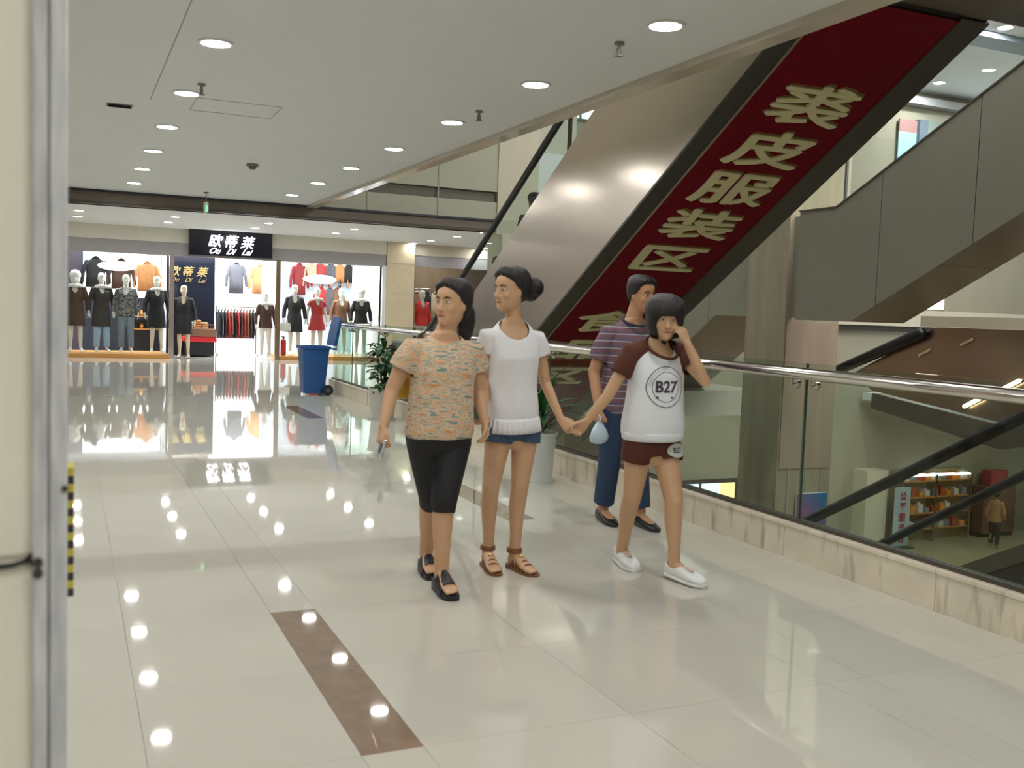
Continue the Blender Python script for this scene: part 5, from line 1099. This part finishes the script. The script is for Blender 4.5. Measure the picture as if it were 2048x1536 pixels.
# ================================================================== mannequins and small background people
def simple_figure(name, P, female=True, armout=.06, mann=True, stride=.05, vox=.012, fs=1):
    """local mesh of a standing body, feet at z = 0, facing -y (fs=1) """
    J = dict(P=(0, 0, .84), S=(0, 0, 1.36), shR=(-.165, 0, 1.345), shL=(.165, 0, 1.345), elR=(-.215-armout, .03, 1.08), wrR=(-.225-armout*1.3, -.05, .86), elL=(.215+armout, .04, 1.08), wrL=(.23+armout*1.1, -.03, .86),
             hpR=(-.082, 0, .82), hpL=(.082, 0, .82), knR=(-.088, -.02, .47), knL=(.095, .01-stride*.4, .47), anR=(-.09, .04, .10), anL=(.11, .03-stride, .10), ftR=((-.09, .09, .03), (-.105, -.12, .012)), ftL=((.11, .08-stride, .03), (.135, -.12-stride, .012)),
             O=V((0, -.005, 1.475)), hh=.23, fr=hframe(0), toes=False, handR=dict(d=(-.05, -.15, -1), n=(1, 0, 0), th=(0, -1, 0), curl=(20, 20, 15)), handL=dict(d=(.05, -.15, -1), n=(-1, 0, 0), th=(0, -1, 0), curl=(20, 20, 15)))
    d = bpy.data.objects.new('tmp_root', None); COL.objects.link(d)
    o = body(d, J, FEM if female else MAL, m_white, vox=vox, legs=(.08, .07, .052, .049, .034), arms=(.045, .038, .033, .031, .022))
    me = o.data; bpy.data.objects.remove(o); bpy.data.objects.remove(d); me.materials.clear(); me.materials.append(m_white); return me, J
MM, MJ = simple_figure('mannequin', None, armout=.025)
MJS = V(MJ['S'])
def mcloth(kind):
    d = bpy.data.objects.new('tmp_root', None); COL.objects.link(d)
    if kind == 'long_coat': tab = [(-.55, .205, .15, .15), (-.2, .19, .145, .15), (0, .185, .13, .15), (.38, .15, .11, .11), (.7, .165, .135, .105), (.86, .172, .12, .11), (.97, .17, .09, .095), (1.06, .12, .07, .08), (1.15, .08, .07, .07)]; fr_ = .97
    elif kind == 'jacket': tab = [(-.10, .185, .13, .15), (.05, .18, .13, .14), (.38, .15, .11, .11), (.7, .165, .135, .105), (.86, .172, .12, .11), (.97, .17, .09, .095), (1.06, .12, .07, .08), (1.14, .08, .07, .07)]; fr_ = .97
    elif kind == 'dress': tab = [(-.42, .225, .17, .17), (-.2, .205, .15, .16), (.1, .165, .12, .13), (.38, .138, .10, .095), (.7, .158, .13, .10), (.86, .162, .11, .1), (.97, .16, .08, .09), (1.06, .10, .06, .07), (1.12, .07, .06, .06)]; fr_ = .45
    if kind == 'trousers':
        mb, op = pants_mb(MJ, [(-.2, .10, .09, .10), (-.1, .168, .11, .13), (0, .172, .112, .135), (.12, .165, .105, .12)], X3, FR, 1.95, (.098, .070, .062)); o = cloth(d, kind, mb, m_white, None, op, vox=.012)
    else:
        mb = MB(); mb.loft(trings(MJ['P'], MJ['S'], X3, FR, tab)); op = [(lerp(MJ['P'], MJ['S'], tab[0][0]), V((0, 0, -1)), .35)]
        for q in 'RL':
            sh, el, wr = V(MJ['sh'+q]), V(MJ['el'+q]), V(MJ['wr'+q])
            if fr_ > .9: mb.limb([lerp(MJS, sh, .5), sh, el, lerp(el, wr, .92)], [.06, .065, .052, .045], 14, (1, 0)); op.append((lerp(el, wr, .92), (wr-el).normalized(), .08))
            else: op.append(sleeve(mb, sh, el, MJS, fr_, .06, .065))
        o = cloth(d, kind, mb, m_white, lambda c: ((c.x)/.055)**2+((c.y+.07)/.10)**2+((c.z-1.40)/.16)**2 < 1, op, vox=.012)
    me = o.data; bpy.data.objects.remove(o); bpy.data.objects.remove(d); me.materials.clear(); me.materials.append(m_white); return me
CL = {k: mcloth(k) for k in ('long_coat', 'jacket', 'dress', 'trousers')}
WIG = MB(); WIG.ell((0, .01, 1.63), (.115, .125, .115)); WIG.ell((0, .03, 1.54), (.10, .09, .10)); WIGM = WIG.mesh('fur_hat'); WIGM.materials.append(m_white); WIGM.polygons.foreach_set('use_smooth', [True]*len(WIGM.polygons))
FURM = MB()
for j in range(18): a = 2*PI*j/18; FURM.ell((.105*math.cos(a), -.02+.095*math.sin(a), 1.395+.02*math.sin(-a)), (.045, .045, .04), None, 8, 5)
FURM = FURM.mesh('fur_collar'); FURM.materials.append(m_white)
def child(name, me, parent, m):
    o = bpy.data.objects.new(name, me); COL.objects.link(o); o.parent = parent; o.material_slots[0].link = 'OBJECT'; o.material_slots[0].material = m; return o
m_mann = mat('glossy white mannequin', (.72, .70, .64), .25, nz=.02); m_mann2 = mat('beige mannequin', (.62, .52, .36), .3, nz=.02)
m_fur = mat('white fur', (.75, .74, .72), .9, bump=.6, bsc=60); m_pat = blotch('speckled knit', [(.02, .02, .022), (.03, .03, .03), (.40, .40, .38), (.05, .05, .05)], [.3, .48, .56, .64], (1, 1, 3), 22, .9)
def mannequin(x, y, z, s, label, clothes, hat=None, collar=None, rot=0, m=None):
    t = thing('mannequin', label, 'mannequin', (x, y, z), 'mannequins of the clothing shops'); t.scale = (s, s, s); t.rotation_euler = (0, 0, rot)
    child('body', MM, t, m or m_mann)
    for k, mm in clothes: child(k, CL[k], t, mm)
    if hat: child('fur_hat', WIGM, t, hat)
    if collar: child('fur_collar', FURM, t, collar)
    return t
f_ = fabric
mannequin(-1.1, 25.95, .1, 1.1, 'mannequin hidden behind the near pillar', [('jacket', f_('black', BL)), ('trousers', f_('blue jeans', (.10, .16, .23)))])
mannequin(.16, 25.9, .1, 1.13, 'mannequin with a white fur hat and dark brown coat beside the near pillar', [('long_coat', f_('dark brown', (.022, .014, .012)))], m_fur, m_fur)
mannequin(.74, 25.95, .1, 1.13, 'mannequin in an open dark coat over pale blue trousers in the left window', [('long_coat', f_('charcoal brown', (.026, .021, .018))), ('trousers', f_('pale blue', (.30, .45, .62)))], None, m_fur, .15)
mannequin(1.29, 25.9, .1, 1.12, 'mannequin in a speckled black and grey sweater and blue grey jeans', [('jacket', m_pat), ('trousers', f_('grey blue jeans', (.16, .23, .29)))], None, None, -.1)
mannequin(2.0, 25.95, .1, 1.12, 'mannequin in a long black coat with a white neck beside the steel post', [('long_coat', f_('black', BL))], None, m_fur, .1)
mannequin(2.62, 25.75, 0, 1.06, 'beige mannequin in a long black coat standing outside the dark partition', [('long_coat', f_('black', BL))], None, None, -.2, m_mann2)
mannequin(4.62, 25.75, 0, 1.0, 'mannequin in a dark brown jacket standing outside beside the bronze post', [('jacket', f_('dark brown', (.022, .014, .012)))], None, m_fur, .1)
mannequin(5.40, 25.95, .1, 1.08, 'mannequin in a dark grey coat with a white handbag in the right window', [('long_coat', f_('charcoal', (.013, .014, .016)))], None, None, -.1)
mannequin(6.0, 26.0, .1, 1.05, 'mannequin in a red dress in the middle of the right window', [('dress', f_('red', RE))], None, m_fur, .1)
mannequin(6.72, 26.3, .1, 1.05, 'mannequin in a tan brown jacket in the right window', [('jacket', f_('tan', TA))], None, None, 0)
mannequin(7.22, 26.1, .1, 1.06, 'mannequin in a black jacket with white fur hat, rightmost in the right window', [('jacket', f_('black', BL))], m_fur, m_fur, -.1)
mannequin(8.98, 26.2, .1, 1.08, 'mannequin in a bright red coat in the second shop', [('jacket', f_('signal red', (.60, .03, .02)))], None, None, .2)
hb = thing('handbag', 'white handbag on the arm of the dark grey coat mannequin', 'bag', (5.12, 25.8, .86))
mb = MB(); mb.loft([sring(V((5.12, 25.78, z)), V((1, 0, 0)), V((0, -1, 0)), hw, hd, hd, 20, 4) for z, hw, hd in ((.72, .12, .04), (.735, .155, .06), (.86, .15, .055), (.93, .135, .035))]); put('body', mb, m_fur, hb, 40)
mb = MB(); mb.limb([(5.04, 25.78, .92), (5.06, 25.78, 1.03), (5.12, 25.78, 1.07), (5.18, 25.78, 1.03), (5.20, 25.78, .92)], [.009]*5, 8); put('handle', mb, m_white, hb, True)
# ------------------------------------------------------------------ riders on the steel escalator, seen from behind, and the walker below
RM, RJ = simple_figure('rider', None, False, .0, False, .02, .013)
def rider(x, y, z, s, label, top, legs, rot=PI, hairm=None):
    t = thing('person', label, 'person', (x, y, z)); t.scale = (s, s, s); t.rotation_euler = (0, 0, rot)
    child('body', RM, t, m_skin4); child('shirt', CL['jacket'], t, top); child('trousers', CL['trousers'], t, legs)
    o = bpy.data.objects.new('hair', HRM); COL.objects.link(o); o.parent = t; return t
tmp = thing('tmp', 'tmp', 'tmp', (0, 0, 0))
def hl5(a, az):
    P_ = [(0, .80), (.95, .74), (1.5, .46), (1.9, .30), (2.4, .16), (3.2, .08)]
    for (x0, y0), (x1, y1) in zip(P_[:-1], P_[1:]):
        if x0 <= a <= x1: return y0+(y1-y0)*(a-x0)/(x1-x0)
    return .08
ho = hair_obj(tmp, RJ['O'], RJ['fr'], RJ['hh'], hl5, lambda a, t: .07); HRM = ho.data; bpy.data.objects.remove(ho); bpy.data.objects.remove(tmp)
def stepz(y): k = round((14.5-y)/.4); return 2.70+0.589*(10-(14.5-.4*k)-0.2)+.006
rider(5.70, 12.12, stepz(12.1), .98, 'dark haired person in black riding the steel escalator in the middle', f_('black', BL), f_('dark trousers', (.03, .03, .04)))
rider(5.70, 13.3, stepz(13.3), .92, 'person in grey riding lowest on the steel escalator', f_('grey', GR), f_('dark trousers', (.03, .03, .04)))
rider(5.72, 11.3, stepz(11.3), .82, 'short person riding highest on the steel escalator', f_('dark green', (.05, .07, .06)), f_('dark trousers', (.03, .03, .04)))
rider(23.3, 19.0, LZ, .93, 'person in an orange brown jacket walking on the lower floor', f_('orange brown', (.50, .22, .08)), f_('dark trousers', (.03, .03, .04)), PI*.6)
# ------------------------------------------------------------------ potted plants
m_leaf = blotch('glossy leaf', [(.012, .05, .015), (.03, .11, .03), (.07, .19, .05)], [.3, .5, .7], (1, 1, 1), 5, .3); m_leafd = blotch('dark leaf', [(.008, .035, .014), (.02, .075, .025), (.06, .14, .04)], [.3, .5, .7], (1, 1, 1), 5, .3)
def pot(t, x, y, r0, r1, h, m):
    mb = MB(); n = 32
    prof = ((r0*.9, 0.0), (r0, .01), (r1*.985, h-.035), (r1*1.05, h-.03), (r1*1.05, h), (r1*.96, h), (r1*.93, h-.05))
    mb.loft([[V((x+r*math.cos(2*PI*j/n), y+r*math.sin(2*PI*j/n), z)) for j in range(n)] for r, z in prof]); p = put('pot', mb, m, t, 40)
    mb = MB(); mb.cyl((x, y, h-.08), (x, y, h-.045), r1*.94, 24); put('soil', mb, mat('dark soil', (.03, .02, .012), .9, bump=.6), t)
    mb = MB(); mb.cyl((x, y, .0), (x, y, .018), r0*1.25, 28); put('saucer', mb, m, t, 40)
def leaf(mb, base, dirv, L, W, droop, n=7):
    d = V(dirv).normalized(); hz = V((d.x, d.y, 0)); hz = hz.normalized() if hz.length > 1e-4 else V((1, 0, 0)); s = hz.cross(V((0, 0, 1))).normalized()
    p = V(base); rings = []; a = math.asin(max(-1, min(1, d.z)))
    for i in range(n+1):
        t = i/n; w_ = W*(math.sin(PI*min(1, .12+t*.88))**.8)*(1 if t < .99 else .05); up_ = V((-hz.x*math.sin(a), -hz.y*math.sin(a), math.cos(a)))
        rings.append([p-s*w_+up_*w_*.35, p, p+s*w_+up_*w_*.35]); q = hz*math.cos(a)+V((0, 0, math.sin(a))); p = p+q*(L/n); a -= droop/n*(1+t)
    k = len(mb.v); mb.v += [tuple(c) for r in rings for c in r]
    for i in range(n):
        for j in range(2): mb.f.append((k+i*3+j, k+i*3+j+1, k+i*3+j+4, k+i*3+j+3))
rnd = random.Random(3)
p1 = thing('potted_plant', 'leafy green plant in a white plastic pot beside the glass railing behind the women', 'plant', (3.65, 7.48, 0))
pot(p1, 3.65, 7.48, .112, .142, .42, mat('white plastic pot', (.66, .69, .68), .4))
for k in range(34):
    a = rnd.uniform(0, 2*PI); e = rnd.uniform(.5, 1.45); mb = MB(); L = rnd.uniform(.35, .68)
    leaf(mb, (3.65+.03*math.cos(a), 7.48+.03*math.sin(a), .38+rnd.uniform(0, .25)), (math.cos(a)*math.cos(e), math.sin(a)*math.cos(e)*.8, math.sin(e)), min(L, .30/max(.05, math.cos(a)*math.cos(e)*1.25)), rnd.uniform(.018, .034), rnd.uniform(.6, 1.7)); put('leaf', mb, m_leaf, p1, True)
p2 = thing('potted_plant', 'dark bushy plant in a grey pot beside the railing near the blue bin', 'plant', (3.66, 12.1, 0))
pot(p2, 3.66, 12.1, .14, .18, .40, mat('grey white pot', (.50, .49, .46), .5))
mb = MB()
for dx, dy, h_ in ((-.04, 0, .95), (.05, .03, .85), (0, -.05, .75)): mb.limb([(3.66, 12.1, .34), (3.66+dx, 12.1+dy, .6), (3.66+dx*3, 12.1+dy*2, h_)], [.014, .012, .006], 8)
put('stem', mb, mat('brown stem', (.09, .06, .03), .8), p2, True)
for k in range(64):
    a = rnd.uniform(0, 2*PI); z = rnd.uniform(.40, .98); e = rnd.uniform(-.2, 1.1); mb = MB(); rr = .05+.06*rnd.random()
    leaf(mb, (3.66+rr*math.cos(a), 12.1+rr*math.sin(a), z), (math.cos(a)*math.cos(e), math.sin(a)*math.cos(e), math.sin(e)), min(rnd.uniform(.14, .26), .25/max(.05, math.cos(a))), rnd.uniform(.03, .05), rnd.uniform(.5, 1.5)); put('leaf', mb, m_leafd, p2, True)
# ------------------------------------------------------------------ blue wheeled bin with its lid open
bn = thing('wheelie_bin', 'blue plastic wheeled bin with its lid hanging open before the right shop window', 'bin', (3.58, 15.6, 0))
m_bin = mat('blue plastic', (.008, .075, .26), .38, nz=.05); bx_, by_ = 3.56, 15.6
mb = MB(); mb.loft([sring(V((bx_+o, by_, z)), V((1, 0, 0)), V((0, -1, 0)), hw, hd, hd, 28, 7) for z, hw, hd, o in ((.03, .155, .17, -.01), (.06, .17, .185, -.01), (.72, .215, .235, 0), (.735, .24, .26, 0), (.775, .24, .26, 0), (.775, .215, .235, 0), (.70, .205, .225, 0))]); put('body', mb, m_bin, bn, 40)
mb = MB(); mb.limb([(bx_+.25, by_-.20, .74), (bx_+.31, by_-.20, .74), (bx_+.31, by_+.20, .74), (bx_+.25, by_+.20, .74)], [.016]*4, 10); put('handle', mb, m_bin, bn, True)
ang = R(79); hx, hz = bx_+.26, .79
def lp(u, v, n): return V((hx+u*math.cos(ang)-n*math.sin(ang), by_+v, hz+u*math.sin(ang)+n*math.cos(ang)))
mb = MB(); mb.loft([[lp(u, v*k, n) for u, v in [(0.0, -.25), (.10, -.26), (.42, -.25), (.47, -.20), (.47, .20), (.42, .25), (.10, .26), (.0, .25)]] for n, k in ((0, 1), (-.03, 1), (-.055, .9), (-.06, .75))]); put('lid', mb, m_bin, bn, bev=.008)
for v in (-.19, .19):
    mb = MB(); mb.cyl((bx_+.19, by_+v*1.08-.025, .085), (bx_+.19, by_+v*1.08+.025, .085), .085, 22); w_ = put('wheel', mb, m_black, bn, 40)
    mb = MB(); mb.cyl((bx_+.19, by_+v*1.08-.03, .085), (bx_+.19, by_+v*1.08+.03, .085), .03, 14); put('hub', mb, mat('grey hub', (.12, .12, .13), .4), w_, 40)
mb = MB(); mb.cyl((bx_+.19, by_-.2, .085), (bx_+.19, by_+.2, .085), .012, 10); put('axle', mb, m_dark, bn, 40)
for k in range(3): mb = MB(); mb.bx(bx_-.14+.12*k, bx_-.10+.12*k, by_-.262, by_-.24, .738, .772); put('rib', mb, m_bin, bn)
